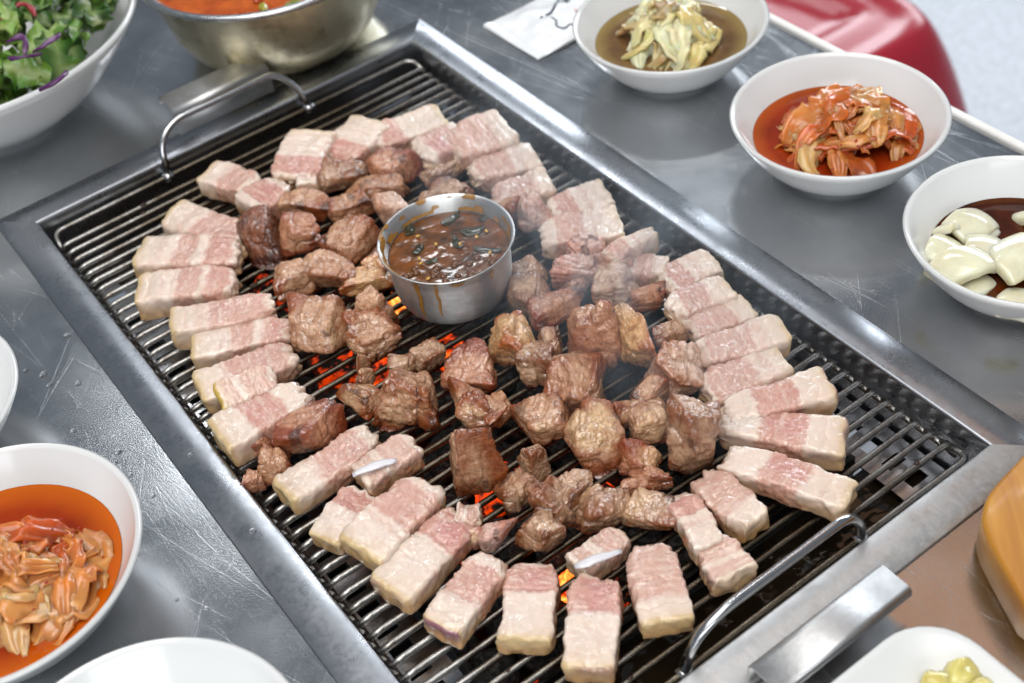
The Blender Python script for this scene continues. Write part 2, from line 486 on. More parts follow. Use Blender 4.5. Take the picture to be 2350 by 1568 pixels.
# ------------------------------------------------------------------ roaster frame let into the table
frame = empty('table_roaster', (GX / 2, GY / 2, 0), 'sunken stainless steel roaster frame set into the table under the grill grate', 'roaster')
ox, oy = GX / 2, GY / 2
def fr(v): return [(x - ox, y - oy, z) for x, y, z in v]
prof = [(0.0195, 0.0003), (0.0195, 0.0012), (0.0192, 0.0016), (0.0060, 0.0017), (0.0014, 0.0017), (0.0006, 0.0014), (0.0001, 0.0006), (0.0, -0.0006), (0.0, -0.050)]
def ring(o, z): return [(-o, -o, z), (GX + o, -o, z), (GX + o, GY + o, z), (-o, GY + o, z)]
for k in range(4):
    v = []; f = []; nseg = 24
    for o_, z_ in prof:
        r = ring(o_, z_); a, b = np.array(r[k]), np.array(r[(k + 1) % 4])
        for q in range(nseg + 1): v.append(tuple(a + (b - a) * q / nseg))
    n1 = nseg + 1
    for i in range(len(prof) - 1):
        for q in range(nseg): f.append((i * n1 + q, i * n1 + q + 1, (i + 1) * n1 + q + 1, (i + 1) * n1 + q))
    mesh('flange', fr(v), f, M['flange'] if k != 0 else M['frontflange'], frame)
# tray floor, firebox walls, slotted ledges
v, f = box(0.0005, GX - .0005, 0.0005, GY - .0005, -0.094, -0.090); mesh('tray_floor', fr(v), f, M['dark'], frame, smooth=False)
for (x0, x1, y0, y1) in ((.030, .032, .046, .414), (.229, .231, .046, .414), (.032, .229, .046, .048), (.032, .229, .412, .414)):
    v, f = box(x0, x1, y0, y1, -0.088, -0.024); mesh('firebox_wall', fr(v), f, M['dark'], frame, smooth=False)
def ledge(x0, x1, y0, y1, n, along_y=True, z=-0.030):
    parts = []
    if along_y:
        w = (x1 - x0)
        parts += [box(x0, x0 + w * .30, y0, y1, z - .0012, z), box(x1 - w * .30, x1, y0, y1, z - .0012, z)]
        p = (y1 - y0) / n
        for i in range(n + 1): parts.append(box(x0 + w * .30, x1 - w * .30, y0 + i * p - p * .28, y0 + i * p + p * .28, z - .0012, z))
    v, f = join(*parts); mesh('slotted_ledge', fr(v), f, M['handle'], frame, smooth=False)
ledge(.2325, .2590, .016, .412, 30)
ledge(.0020, .0285, .016, .412, 30)
v = [(.002, .002, -.036), (GX - .002, .002, -.036), (GX - .002, .045, -.036), (.002, .045, -.036)]
mesh('drip_liquid', fr(v), [(0, 1, 2, 3)], M['oil'], frame, smooth=False)
v = [(.002, .4155, -.036), (GX - .002, .4155, -.036), (GX - .002, GY - .002, -.036), (.002, GY - .002, -.036)]
mesh('drip_liquid', fr(v), [(0, 1, 2, 3)], M['oil'], frame, smooth=False)
# lifting tabs of folded sheet
def sheet(path, x0, x1, th=.0012):
    """folded sheet: path in (y,z), extruded along x"""
    pts = round_corners([(0, a, b) for a, b in path], .003, 4); n = len(pts); v = []; f = []
    for i, p in enumerate(pts):
        t = pts[min(i + 1, n - 1)] - pts[max(i - 1, 0)]; t = t / np.linalg.norm(t); nn = np.array([0, -t[2], t[1]]) * th / 2
        for xx in (x0, x1):
            for s in (-1, 1): q = p + nn * s; v.append((xx, q[1], q[2]))
    for i in range(n - 1):
        a, b = i * 4, (i + 1) * 4
        f += [(a, b, b + 2, a + 2), (a + 1, a + 3, b + 3, b + 1), (a, a + 1, b + 1, b), (a + 2, b + 2, b + 3, a + 3)]
    f += [(0, 2, 3, 1), ((n - 1) * 4, (n - 1) * 4 + 1, (n - 1) * 4 + 3, (n - 1) * 4 + 2)]
    return v, f
v, f = sheet([(.4745, .0032), (.4745, .0205), (.4945, .0215), (.4950, .0165)], .1008, .1668); mesh('lifting_tab', fr(v), f, M['frontflange'], frame)
v, f = sheet([(-.0178, .0032), (-.0178, .0142), (-.0335, .0142), (-.0338, .0105)], .1030, .1730); mesh('lifting_tab', fr(v), f, M['frontflange'], frame)

# ------------------------------------------------------------------ charcoal
rs = np.random.RandomState(4)
hot = [(740, 862), (930, 790), (1010, 770), (1030, 800), (852, 825), (1320, 1212), (1380, 1102), (1445, 1315), (1540, 1215), (765, 860),
       (1080, 745), (1450, 840), (1190, 1010), (1310, 1250), (620, 620), (1430, 1240), (1160, 1130), (900, 640), (760, 560), (1290, 1060)]
hotp = [P(x, y, -.05)[:2] for x, y in hot]
csv, csf = cube_sphere(5)
vv = []; ff = []; heat = []
spots = [(x, y) for x in np.arange(.045, .222, .021) for y in np.arange(.06, .405, .021)]
for i, (x, y) in enumerate(spots):
    x += rs.uniform(-.006, .006); y += rs.uniform(-.006, .006)
    s = rs.uniform(.010, .015, 3)
    r = 1 + .3 * vnoise(csv * 1.7 + i * 7.1, 5) + .12 * vnoise(csv * 4 + i * 3.3, 6)
    p = csv * r[:, None] * s
    hgt = -.070 + rs.uniform(-.006, .012)
    n = len(vv); vv += list(p + np.array([x, y, hgt])); ff += [tuple(k + n for k in q) for q in csf]
    d = min(np.hypot(x - a, y - b) for a, b in hotp)
    h = 1.2 * math.exp(-(d / .0066) ** 2) + rs.uniform(0, .26) * (1.0 if rs.uniform() < .4 else .4)
    heat += [min(h, 1.25)] * len(p)
tag(mesh('charcoal', vv, ff, M['ember'], lean=heat), 'bed of glowing charcoal under the grill grate', 'charcoal', kind='stuff')

# ------------------------------------------------------------------ grill grate
ZB = -0.0080; RB = 0.00155; ZG = ZB + RB      # bar centre height, radius, resting height
grate = empty('grill_grate', (GX / 2, GY / 2, ZB), 'steel wire grill grate with two arched handles carrying all the pork', 'grill grate')
def gr(v): return [(x - ox, y - oy, z - ZB) for x, y, z in v]
bar_path = round_corners([(.0034, .0052, ZB - .0050), (.0036, .0005, ZB - .0022), (.0072, 0, ZB), (.1, 0.0002, ZB), (.17, -.0002, ZB), (.2538, 0, ZB), (.2572, .0005, ZB - .0022), (.2574, .0052, ZB - .0050)], .0026, 4)
v, f = tube(bar_path, RB, 8)
bar_me = meshdata('bar', [(x - ox, y, z - ZB) for x, y, z in v], f, M['rod'])
NB = 51
for i in range(NB):
    o = bpy.data.objects.new('bar', bar_me); o.location = (rs.uniform(-.0002, .0002), .0165 + i * .0085 - oy, 0); link(o, grate)
for s in (0, 1):
    xx = .0036 if s == 0 else .2572
    v, f = tube([(xx, .012 + q * .0109, ZB - .0052) for q in range(41)], RB * 1.15, 8); mesh('side_rod', gr(v), f, M['rod'], grate)
for s in (0, 1):
    yy = .0048 if s == 0 else .4558; yb = .0165 if s == 0 else .4415
    v, f = tube(round_corners([(.0040, yb, ZB - .003), (.0048, yy, ZB + .0006), (.13, yy + .0003, ZB + .0014), (.2560, yy, ZB + .0006), (.2568, yb, ZB - .003)], .012, 7), .0017, 8)
    mesh('end_rod', gr(v), f, M['rod'], grate)
for yy, yt, xa, xb in ((.0048, .0030, .0905, .1888), (.4558, .4655, .0800, .1790)):
    pts = [(xa, yy, ZB + .0015), (xa + .004, yy + (yt - yy) * .7, .0125), (xa + .0165, yt, .0205), (xb - .012, yt, .0205), (xb - .003, yy + (yt - yy) * .5, .0080), (xb, yy, ZB + .0015)]
    v, f = tube(round_corners(pts, .008, 6), .0021, 10); mesh('handle', gr(v), f, M['handle'], grate)
    for q in (xa, xb):
        v, f = tube([(q - .003, yy, ZB + .0010), (q + .003, yy, ZB + .0010)], .0030, 8); mesh('weld', gr(v), f, M['handle'], grate)

fv = []; ff = []; a_, b_ = cube_sphere(2)
for k in range(90):
    s = rs.uniform(.0005, .0016); yb = .0165 + rs.randint(NB) * .0085
    n = len(fv); fv += list(a_ * np.array([s * rs.uniform(.8, 1.8), s * .8, s * .6]) * (1 + .3 * vnoise(a_ * 2 + k, k))[:, None] + np.array([rs.uniform(.02, .24), yb + rs.uniform(-.0006, .0006), ZB + RB])); ff += [tuple(i + n for i in q) for q in b_]
tag(mesh('burnt_scraps', gr(fv), ff, M['char'], grate), kind='stuff')

# ------------------------------------------------------------------ sauce cup
CUPX, CUPY = .1492, .2480
cup = empty('sauce_cup', (CUPX, CUPY, ZG), 'small stainless steel cup of bubbling sauce standing on the grate', 'cup')
hc = .0385
prof = [(0, .0006), (.018, .0004), (.0235, .0014), (.0275, .0046), (.0298, .0090), (.0308, .015), (.0316, .030), (.0319, .0335), (.0330, .0345), (.0331, .0360), (.0338, .0378), (.0350, hc), (.0346, hc + .0006), (.0336, hc - .0002), (.0326, .0362), (.0318, .0340), (.0306, .028), (.0300, .018), (.028, .008), (.020, .003), (0, .003)]
v, f = lathe(prof, 96); mesh('cup_wall', v, f, M['cup'], cup)
zz = np.linspace(.0312, hc + .0008, 22); v, f = lathe([(float(np.interp(z_, [.0312, .0341, .0364, hc + .0001, hc + .0008], [.0308, .0317, .0325, .0335, .0346])), z_) for z_ in zz], 300); v = np.array(v); r_ = np.hypot(v[:, 0], v[:, 1]); k_ = (r_ - .00012 - .0002 * np.abs(vnoise(v * 300, 4))) / r_; v[:, 0] *= k_; v[:, 1] *= k_
keep = vnoise(v * np.array([160, 160, 500]), 12) > .12
f = [q for q in f if all(keep[i] for i in q)]
mesh('dried_sauce_ring', v, f, M['drip'], cup)
def cup_r(z): return float(np.interp(z, [.009, .015, .030, .0335, .0345, .0360, hc], [.0298, .0308, .0316, .0319, .0330, .0331, .0350]))
toc = math.atan2(CAM[1] - CUPY, CAM[0] - CUPX)
for k, (da, zt, zb, wa) in enumerate(((-.30, .0383, .014, .06), (-.62, .0383, .012, .09), (.04, .0384, .0335, .26), (.62, .0350, .029, .04))):
    v = []; f = []; nu, nz = 6, 16
    for j in range(nz + 1):
        z = zt + (zb - zt) * j / nz; ww = wa * (1 - .35 * j / nz) * (1 if j < nz - 1 else .55) * (1 + .2 * math.sin(j * 1.7 + k))
        for i in range(nu + 1):
            a = toc + da + ww * (i / nu - .5) + .012 * math.sin(j * .8 + k)
            r = cup_r(z) + .0002 + .0006 * math.sin(math.pi * i / nu)
            v.append((r * math.cos(a), r * math.sin(a), z))
    for j in range(nz):
        for i in range(nu): q = j * (nu + 1) + i; f.append((q, q + nu + 1, q + nu + 2, q + 1))
    mesh('sauce_drip', v, f, M['drip'], cup)
ZS = .0300
sauce = empty('dipping_sauce', (CUPX, CUPY, ZG + ZS), 'dark brown bubbling dipping sauce filling the steel cup', 'sauce')
n = 46; v = []; f = []
for i in range(n + 1):
    for k in range(72):
        r = .0306 * i / n; a = 2 * math.pi * k / 72
        v.append((r * math.cos(a), r * math.sin(a), 0))
v = np.array(v); v[:, 2] = .00012 * fbm(v * 150, 3, 2) + .00004 * vnoise(v * 700, 8)
for i in range(n):
    for k in range(72): k2 = (k + 1) % 72; f.append((i * 72 + k, (i + 1) * 72 + k, (i + 1) * 72 + k2, i * 72 + k2))
mesh('sauce_surface', v, f, M['sauce'], sauce)
def px_on(x, y, z, base): p = P(x, y, z); return p - np.array(base)
sb = (CUPX, CUPY, ZG + ZS)
for k, (x, y, L, W_, rot) in enumerate(((1035, 505, .015, .006, .2), (1085, 530, .015, .007, -.5), (940, 530, .012, .006, .9), (1120, 575, .018, .0045, -.9), (960, 575, .010, .005, .4), (1050, 560, .012, .005, 1.4), (1110, 500, .010, .005, .5), (990, 600, .009, .004, -.2))):
    p = px_on(x, y, sb[2], sb)
    a, b = cube_sphere(6); L *= .8; a = a * np.array([L / 2, W_ / 2, .0009]) * (1 + .25 * vnoise(a * 2 + k * 3, k))[:, None]; a[:, 2] += .0016 * (a[:, 0] / (L / 2)) ** 2
    mesh('chili_slice', a, b, M['chili'], sauce, (p[0], p[1], -.0003), rot)
a, b = cube_sphere(4); me = meshdata('sesame_seed', a * np.array([.0013, .0008, .0005]), b, M['seed'])
for k in range(9):
    an, r = rs.uniform(0, 6.28), .028 * math.sqrt(rs.uniform(0, 1))
    o = bpy.data.objects.new('sesame_seed', me); o.location = (r * math.cos(an), r * math.sin(an), .0012); o.rotation_euler[2] = rs.uniform(0, 3); link(o, sauce)
a, b = cube_sphere(6); me = meshdata('bubble', a, b, M['sauce'])
for k in range(34):
    an = toc + rs.uniform(-1.1, 1.1); r = rs.uniform(.012, .028); s = rs.uniform(.0008, .0026)
    o = bpy.data.objects.new('bubble', me); o.location = (r * math.cos(an), r * math.sin(an), 0); o.scale = (s, s, s * .75); link(o, sauce)

# ------------------------------------------------------------------ bowls
def bowl(name, c, R, h, label, mat='ceramic', foot=.46, lip=.0016, power=1.75, cat='bowl', group='white side dish bowls'):
    o = empty(name, (c[0], c[1], 0), label, cat, group)
    rf = R * foot; pr = [(0, .0022), (rf * .86, .0022), (rf * .9, .0002), (rf, .0002), (rf, .0030)]
    for t in np.linspace(0, 1, 14)[1:]:
        pr.append((rf + (R - rf) * t, .0030 + (h - .0030) * t ** power))
    outer = len(pr)
    pr += [(R + .0002, h + lip * .5), (R - lip * .5, h + lip), (R - lip * 1.6, h + lip * .5)]
    for t in np.linspace(1, 0, 14):
        pr.append((max(rf + (R - rf) * t - .0030, 0), .0062 + (h - .0062) * t ** power))
    pr.append((0, .0062))
    v, f = lathe(pr[:outer + 2], 96); mesh('outer_wall', v, f, M[mat], o)
    v, f = lathe(pr[outer + 1:], 96); mesh('inner_wall', v, f, M[mat], o)
    o['R'] = R; o['h'] = h; o['rf'] = rf; o['pw'] = power
    return o
def inner_r(o, z):
    t = max((z - .0062) / (o['h'] - .0062), 0) ** (1 / o['pw']); return o['rf'] + (o['R'] - o['rf']) * t - .0030
def liquid(name, o, z, mat, label, cat):
    R = inner_r(o, z) + .0004; v = []; f = []; n = 14
    for i in range(n + 1):
        for k in range(64):
            r = R * i / n; a = 2 * math.pi * k / 64; v.append((r * math.cos(a), r * math.sin(a), 0.0008 * max(0, (i / n - .93) / .07) ** 2))
    for i in range(n):
        for k in range(64): k2 = (k + 1) % 64; f.append((i * 64 + k, (i + 1) * 64 + k, (i + 1) * 64 + k2, i * 64 + k2))
    return tag(mesh(name, v, f, M[mat], loc=(o.location[0], o.location[1], z)), label, cat)

HB = .034
b_pick = bowl('side_dish_bowl', (.358, .3165), .0575, HB, 'white bowl of pale pickled greens beside the white packet')
b_kim = bowl('side_dish_bowl', (.358, .1825), .0567, HB, 'white bowl of red kimchi between the pickle bowl and the onion bowl')
b_onion = bowl('side_dish_bowl', (.351, .0595), .0545, HB, 'white bowl of onion chunks in soy sauce at the right edge')
b_lkim = bowl('side_dish_bowl', (-.1065, .2065), .0625, .036, 'white bowl of kimchi in orange broth at the lower left')
b_bot = bowl('side_dish_bowl', (-.1000, .0715), .0615, .036, 'white bowl cut off by the bottom edge, in front of the kimchi bowl')
pr_ = P(42, 866, .034)
dv = pr_[:2] - np.array([-.1245, .332]); dv /= np.linalg.norm(dv)
cl = pr_[:2] - dv * .0600
b_left = bowl('side_dish_bowl', (cl[0], cl[1]), .0600, .034, 'white bowl barely showing at the left edge above the kimchi bowl')
b_salad = bowl('salad_bowl', (.0272, .592), .107, .060, 'large white bowl heaped with green salad in the upper left corner', foot=.42, lip=.003, power=1.5, group=None)

def ribbon(path, width, thick, curl=.3, seed=0, nw=4, ruffle=.0, pleat=0.0):
    """a strip with thickness following a path; returns verts, faces"""
    path = [np.array(p, float) for p in smooth_path(path, 4)]; n = len(path); top = []; rr = np.random.RandomState(seed)
    ph = rr.uniform(0, 6)
    for i in range(n):
        t = path[min(i + 1, n - 1)] - path[max(i - 1, 0)]; t /= np.linalg.norm(t) + 1e-9
        up = np.array([0, 0, 1.0]) + .35 * np.array([math.sin(i * .5 + ph), math.cos(i * .37 + ph), 0])
        s = np.cross(t, up); s /= np.linalg.norm(s) + 1e-9; u = np.cross(s, t)
        w = width * (.35 + .65 * min(1, 4 * (i + .5) / n, 4 * (n - i - .5) / n)) * (1 + .18 * math.sin(i * .9 + ph))
        for j in range(nw + 1):
            q = j / nw * 2 - 1
            top.append((path[i] + s * w * .5 * q + u * (-curl * w * q * q * .5 + ruffle * abs(q) * math.sin(i * 1.9 + q * 2 + ph) + pleat * math.sin(q * 7 + ph)), u))
    m = nw + 1; v = [p for p, u in top] + [p - u * thick for p, u in top]; N = len(top); f = []
    for i in range(n - 1):
        for j in range(nw):
            a = i * m + j; f.append((a, a + 1, a + m + 1, a + m)); f.append((a + N, a + N + m, a + N + m + 1, a + N + 1))
        a = i * m; f.append((a, a + m, a + m + N, a + N)); a = i * m + nw; f.append((a, a + N, a + m + N, a + m))
    for j in range(nw):
        f.append((j, j + N, j + 1 + N, j + 1)); a = (n - 1) * m + j; f.append((a, a + 1, a + 1 + N, a + N))
    return np.array(v), f

def heap(name, o, zl, cen, R, top, count, wid, cols, label, cat, seed, thick=.0009, partname='cabbage_strip', flakes=0):
    """strips of cabbage draped over one another into a mound"""
    root = empty(name, (cen[0], cen[1], zl), label, cat); rr = np.random.RandomState(seed)
    for k in range(count):
        lvl = k / count
        phi = rr.uniform(0, math.pi); d0 = R * rr.uniform(-.75, .75) * (1 - .55 * lvl); hl = math.sqrt(max(R * R - d0 * d0, 0)) * rr.uniform(.55, 1.0) * (1 - .25 * lvl)
        sh = rr.uniform(-.3, .3) * R; cv = rr.uniform(-.35, .35); npt = 7; pts = []
        for i in range(npt):
            s_ = (i / (npt - 1) * 2 - 1); al = s_ * hl + sh; ac = d0 + cv * R * (1 - s_ * s_) + .0025 * math.sin(i * 1.7 + k)
            x = al * math.cos(phi) - ac * math.sin(phi); y = al * math.sin(phi) + ac * math.cos(phi); rho = math.hypot(x, y)
            h = top * max(0, 1 - (rho / R) ** 2) * (.35 + .75 * lvl) + .0018 * math.sin(i * 1.9 + k * 2.3) + .0025 * lvl
            if i in (0, npt - 1): h -= .004
            pts.append((x, y, h))
        w = wid * rr.uniform(.5, 1.2)
        v, f = ribbon(pts, w, thick * rr.uniform(.8, 1.6), rr.uniform(.0, .5), seed * 100 + k, 10, w * .10, .0005)
        v[:, 2] = np.maximum(v[:, 2], -.006)
        off = np.array([cen[0] - o.location[0], cen[1] - o.location[1]]); xy = v[:, :2] + off; rad = np.hypot(xy[:, 0], xy[:, 1])
        lim = np.array([inner_r(o, min(zl + zz, o['h'])) - .0012 for zz in v[:, 2]]); kk = np.where(rad > lim, lim / rad, 1.0); v[:, :2] = xy * kk[:, None] - off
        v = v + .0011 * np.stack([fbm(v * 150, seed + k, 2), fbm(v * 150 + 40, seed + k, 2), fbm(v * 150 + 80, seed + k, 2)], 1)
        c0 = np.array(cols[rr.randint(len(cols))]); nz = fbm(v * 160, seed + k, 3)
        tint = c0[None] * (1 + .4 * nz[:, None]); pale = sstep(.1, .5, vnoise(v * 60, seed + k + 3))[:, None] * .22; tint = tint * (1 - pale) + np.array(cols[2])[None] * 1.12 * pale; tint = np.clip(tint, 0, 1) ** np.array([1.0, 1.05, 1.05])[None] if cols is ORG else tint
        mesh(partname, v, f, M['kimchi'], root, tint=tint)
    if flakes:
        fv = []; ff = []; a_, b_ = cube_sphere(2)
        for k in range(flakes):
            an = rr.uniform(0, 6.28); r = R * .9 * math.sqrt(rr.uniform(0, 1)); s = rr.uniform(.0004, .0010)
            h = top * max(0, 1 - (r / R) ** 2) * 1.0 + .0015
            n = len(fv); fv += list(a_ * np.array([s, s * .7, s * .4]) + np.array([r * math.cos(an), r * math.sin(an), h])); ff += [tuple(i + n for i in q) for q in b_]
        tag(mesh('chili_flakes', fv, ff, M['flake'], root), kind='stuff')
    return root

ORG = [srgb(216, 122, 58), srgb(202, 100, 40), srgb(230, 164, 108), srgb(190, 88, 36), srgb(222, 138, 76), srgb(204, 118, 66)]
liquid('kimchi_broth', b_kim, .0205, 'broth2', 'red kimchi broth pooled in the right hand kimchi bowl', 'broth')
kc = P(1945, 310, .022)
heap('kimchi', b_kim, .0205, kc, .040, .019, 28, .0135, ORG, 'heap of orange red kimchi strips in the right hand bowl', 'kimchi', 11, flakes=60)
liquid('kimchi_broth', b_lkim, .0225, 'broth', 'clear orange kimchi broth in the lower left bowl', 'broth')
kc = P(45, 1330, .026)
heap('kimchi', b_lkim, .0225, kc, .036, .018, 26, .0150, ORG, 'heap of kimchi pieces in the lower left bowl', 'kimchi', 23, flakes=60)
liquid('pickle_brine', b_pick, .0205, 'brine', 'cloudy brown brine in the bowl of pickled greens', 'brine')
kc = P(1530, 78, .024)
PAL = [srgb(228, 208, 156), srgb(218, 194, 132), srgb(234, 220, 178), srgb(200, 172, 116), srgb(166, 142, 100)]
heap('pickled_greens', b_pick, .0205, kc, .036, .021, 26, .0125, PAL, 'heap of pale yellow pickled greens in the bowl near the packet', 'pickle', 37, .002, 'pickle_strip')
liquid('soy_sauce', b_onion, .0185, 'soy', 'dark soy sauce around the onion chunks', 'soy sauce')

# onion chunks: pieces of curved onion shell
def shell(L, W_, th, curve, seed):
    nu, nw = 12, 8; v = []; f = []; rr = np.random.RandomState(seed); sk = rr.uniform(-.25, .25)
    for lay in (0, 1):
        for i in range(nu + 1):
            for j in range(nw + 1):
                a = (i / nu - .5) * curve; b = (j / nw - .5) * .8; R = L / max(curve, .2)
                rad = R - lay * th
                wj = W_ * (1 - .25 * abs(i / nu - .5) * 2)
                v.append((rad * math.sin(a), (j / nw - .5) * wj + sk * rad * math.sin(a), rad * math.cos(a) * math.cos(b * .9) - R * math.cos(curve / 2) ))
    m = nw + 1; N = (nu + 1) * m
    for i in range(nu):
        for j in range(nw):
            a = i * m + j; f.append((a, a + 1, a + m + 1, a + m)[::-1]); f.append((a + N, a + N + m, a + N + m + 1, a + N + 1)[::-1])
        a = i * m; f.append((a, a + m, a + m + N, a + N)[::-1]); a = i * m + nw; f.append((a, a + N, a + m + N, a + m)[::-1])
    for j in range(nw):
        f.append((j, j + N, j + 1 + N, j + 1)[::-1]); a = nu * m + j; f.append((a, a + 1, a + 1 + N, a + N)[::-1])
    return np.array(v), f
ON = [((2232, 497), .021, .018, .0055, .9, -25, 8, .026, 'squarish onion chunk lying at the back of the soy bowl'),
      ((2158, 512), .016, .006, .004, .6, 70, 55, .024, 'thin onion sliver standing on edge at the bowl wall'),
      ((2275, 512), .012, .009, .004, .7, 10, 20, .023, 'small onion bit half sunk behind the pale onion chunks'),
      ((2170, 562), .021, .015, .0055, 1.5, -15, 10, .025, 'pale curved onion chunk near the left wall of the soy bowl'),
      ((2212, 604), .029, .017, .0065, 2.0, -28, -8, .027, 'large arched onion chunk at the front of the soy bowl'),
      ((2268, 560), .022, .016, .006, 1.2, 20, 5, .028, 'creamy onion chunk in the middle of the soy bowl'),
      ((2338, 575), .024, .022, .007, 1.5, 60, 0, .030, 'big glossy white onion chunk at the right picture edge'),
      ((2246, 645), .017, .010, .005, 1.3, -30, 0, .022, 'brown stained onion piece against the front wall of the bowl'),
      ((2338, 680), .018, .015, .006, 1.2, 10, 0, .022, 'front right onion chunk sunk in the soy sauce'),
      ((2345, 478), .016, .007, .005, .6, 80, 40, .024, 'upright onion slice by the back wall of the soy bowl')]
for k, ((x, y), L, W_, th, cu, rz, ry, z, lab) in enumerate(ON):
    L, W_ = L * 1.27, W_ * 1.27; v, f = shell(L, W_, th, cu, k + 3)
    e = np.abs(v[:, 0]) / (L / 2); tint = srgb(226, 225, 198)[None] * (1 - .05 * e[:, None]) * (1 - .06 * (np.sin(v[:, 1] * 2600) > .6))[:, None]
    st = sstep(.15, .75, fbm(v * 90, k, 2) * .5 + .5 * (v[:, 2] < v[:, 2].mean()))
    tint = tint * (1 - .35 * st[:, None]) + srgb(190, 146, 60)[None] * .35 * st[:, None]
    o = mesh('onion_chunk', v, f, M['onion'], loc=P(x, y, z) - np.array([0, 0, .004]), tint=tint)
    o.rotation_euler = (math.radians(ry * .4), math.radians(ry), math.radians(rz + 20))
    bevel(o, .0020, 4)
    tag(o, lab, 'onion', 'onion chunks in soy sauce')

# ------------------------------------------------------------------ salad
salad = empty('salad', (.0272, .592, .03), 'chopped green lettuce salad with purple cabbage in the large white bowl', 'salad')
def leaf(L, W_, seed):
    rr = np.random.RandomState(seed); nu, nw = 12, 8; v = []; f = []
    ph = rr.uniform(0, 6, 4); bend = rr.uniform(-.6, .9)
    for i in range(nu + 1):
        t = i / nu
        w = W_ * (.25 + .75 * math.sin(math.pi * (.1 + .85 * t)) ** .7) * (1 + .25 * math.sin(t * 14 + ph[3]))
        for j in range(nw + 1):
            q = j / nw * 2 - 1
            z = bend * L * (t - .5) ** 2 * -1.6 + .22 * W_ * abs(q) ** 1.5 * math.sin(t * 11 + q * 2.5 + ph[0]) + .10 * W_ * abs(q) * math.sin(t * 23 + ph[1])
            v.append(((t - .5) * L + .06 * L * abs(q) * math.sin(t * 17 + ph[2]), q * w * .5, z))
    m = nw + 1
    for i in range(nu):
        for j in range(nw): a = i * m + j; f.append((a, a + 1, a + m + 1, a + m))
    v = np.array(v); N = len(v); v2 = v - np.array([0, 0, .0006]); n2 = [tuple(k + N for k in q[::-1]) for q in f]
    return np.vstack([v, v2]), f + n2
GREEN = [srgb(78, 128, 34), srgb(52, 100, 26), srgb(104, 152, 52), srgb(38, 78, 22), srgb(122, 160, 70), srgb(58, 110, 36)]
for k in range(170):
    a = rs.uniform(-3.1, .6); r = .096 * math.sqrt(rs.uniform(.0, 1)); x, y = r * math.cos(a), r * math.sin(a)
    z = .022 + .024 * (1 - (r / .1) ** 2) + rs.uniform(-.006, .008)
    rmax = inner_r(b_salad, min(z + .022, .056)) - .016
    if r > rmax: x, y = x * rmax / r, y * rmax / r
    v, f = leaf(rs.uniform(.016, .036), rs.uniform(.010, .022), 500 + k)
    nz = fbm(v * 90, k, 2); edge = np.abs(v[:, 1]) / (np.abs(v[:, 1]).max())
    c = GREEN[rs.randint(len(GREEN))]; tint = c[None] * (1 + .3 * nz[:, None])
    tint = tint * (1 - .4 * (1 - edge[:, None]) ** 3) + srgb(190, 210, 140)[None] * .4 * (1 - edge[:, None]) ** 3
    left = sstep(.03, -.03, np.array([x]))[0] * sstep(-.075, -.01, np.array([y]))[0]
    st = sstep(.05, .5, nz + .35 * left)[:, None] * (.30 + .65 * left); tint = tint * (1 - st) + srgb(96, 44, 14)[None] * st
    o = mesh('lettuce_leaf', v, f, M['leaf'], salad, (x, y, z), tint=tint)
    o.rotation_euler = (rs.uniform(-.7, .7), rs.uniform(-.7, .7), rs.uniform(0, 6.28))
for k, (x, y) in enumerate(((38, 42), (95, 92), (20, 118), (60, 118), (10, 70), (110, 180))):
    p = P(x, y, .076) - np.array([.0272, .592, .03]); a = rs.uniform(0, 6.28)
    pts = [(p[0] + .011 * math.cos(a + t * 2.4), p[1] + .011 * math.sin(a + t * 2.4), p[2] + .004 * math.sin(t * 3)) for t in (0, .33, .66, 1.0)]
    v, f = ribbon(pts, .0034, .0012, .3, 70 + k)
    c = srgb(84, 30, 92) if k % 4 else srgb(150, 36, 48); nz = fbm(v * 200, k, 2)[:, None]
    mesh('purple_cabbage_shred', v, f, M['leaf'], salad, tint=np.clip(c[None] * (1 + .4 * nz) + .12 * sstep(.1, .6, nz), 0, 1))

# ------------------------------------------------------------------ soup pot
PX, PY, PR, PH = .2060, .5330, .0825, .064
pot = empty('soup_pot', (PX, PY, 0), 'dented brass coloured metal pot of orange soup behind the grill', 'pot')
pr = [(0, .0004), (.046, .0004), (.054, .003), (.062, .010), (.068, .022), (.0725, .040), (.0745, .052), (.0752, .058)]
v, f = lathe(pr, 96); v = np.array(v); d = 1 + .012 * fbm(v * 22, 9, 3); v[:, 0] *= d; v[:, 1] *= d; mesh('pot_body', v, f, M['potm'], pot)
pr = [(.0752, .0578), (.0790, .0590), (PR, .0605), (PR + .0012, PH - .001), (PR, PH), (PR - .003, PH - .0002), (.0775, .0618), (.0745, .0590), (.0725, .050), (.068, .03)]
v, f = lathe(pr, 96); mesh('pot_rim', v, f, M['potrim'], pot)
soup = empty('soup', (PX, PY, .0535), 'orange soup with sliced green onion filling the metal pot', 'soup')
v, f = lathe([(.0738, 0), (.05, .0002), (.025, .0003), (0.0002, .0003)], 64); v = np.array(v); v[:, 2] += .0008 * vnoise(v * 120, 2); mesh('soup_surface', v, f, M['soup'], soup)
for k in range(34):
    a = rs.uniform(0, 6.28); r = .068 * math.sqrt(rs.uniform(0.1, 1))
    s, b = cube_sphere(5); w = rs.uniform(.003, .008)
    s = s * np.array([w, w * rs.uniform(.4, .8), .0018]); s[:, 2] += .0008 * vnoise(s * 300, k)
    c = [srgb(120, 132, 30), srgb(150, 150, 40), srgb(206, 150, 60), srgb(170, 70, 20)][k % 4]
    o = mesh('green_onion_slice', s, b, M['kimchi'], soup, (r * math.cos(a), r * math.sin(a), .001), rs.uniform(0, 3), tint=np.tile(c, (len(s), 1)))

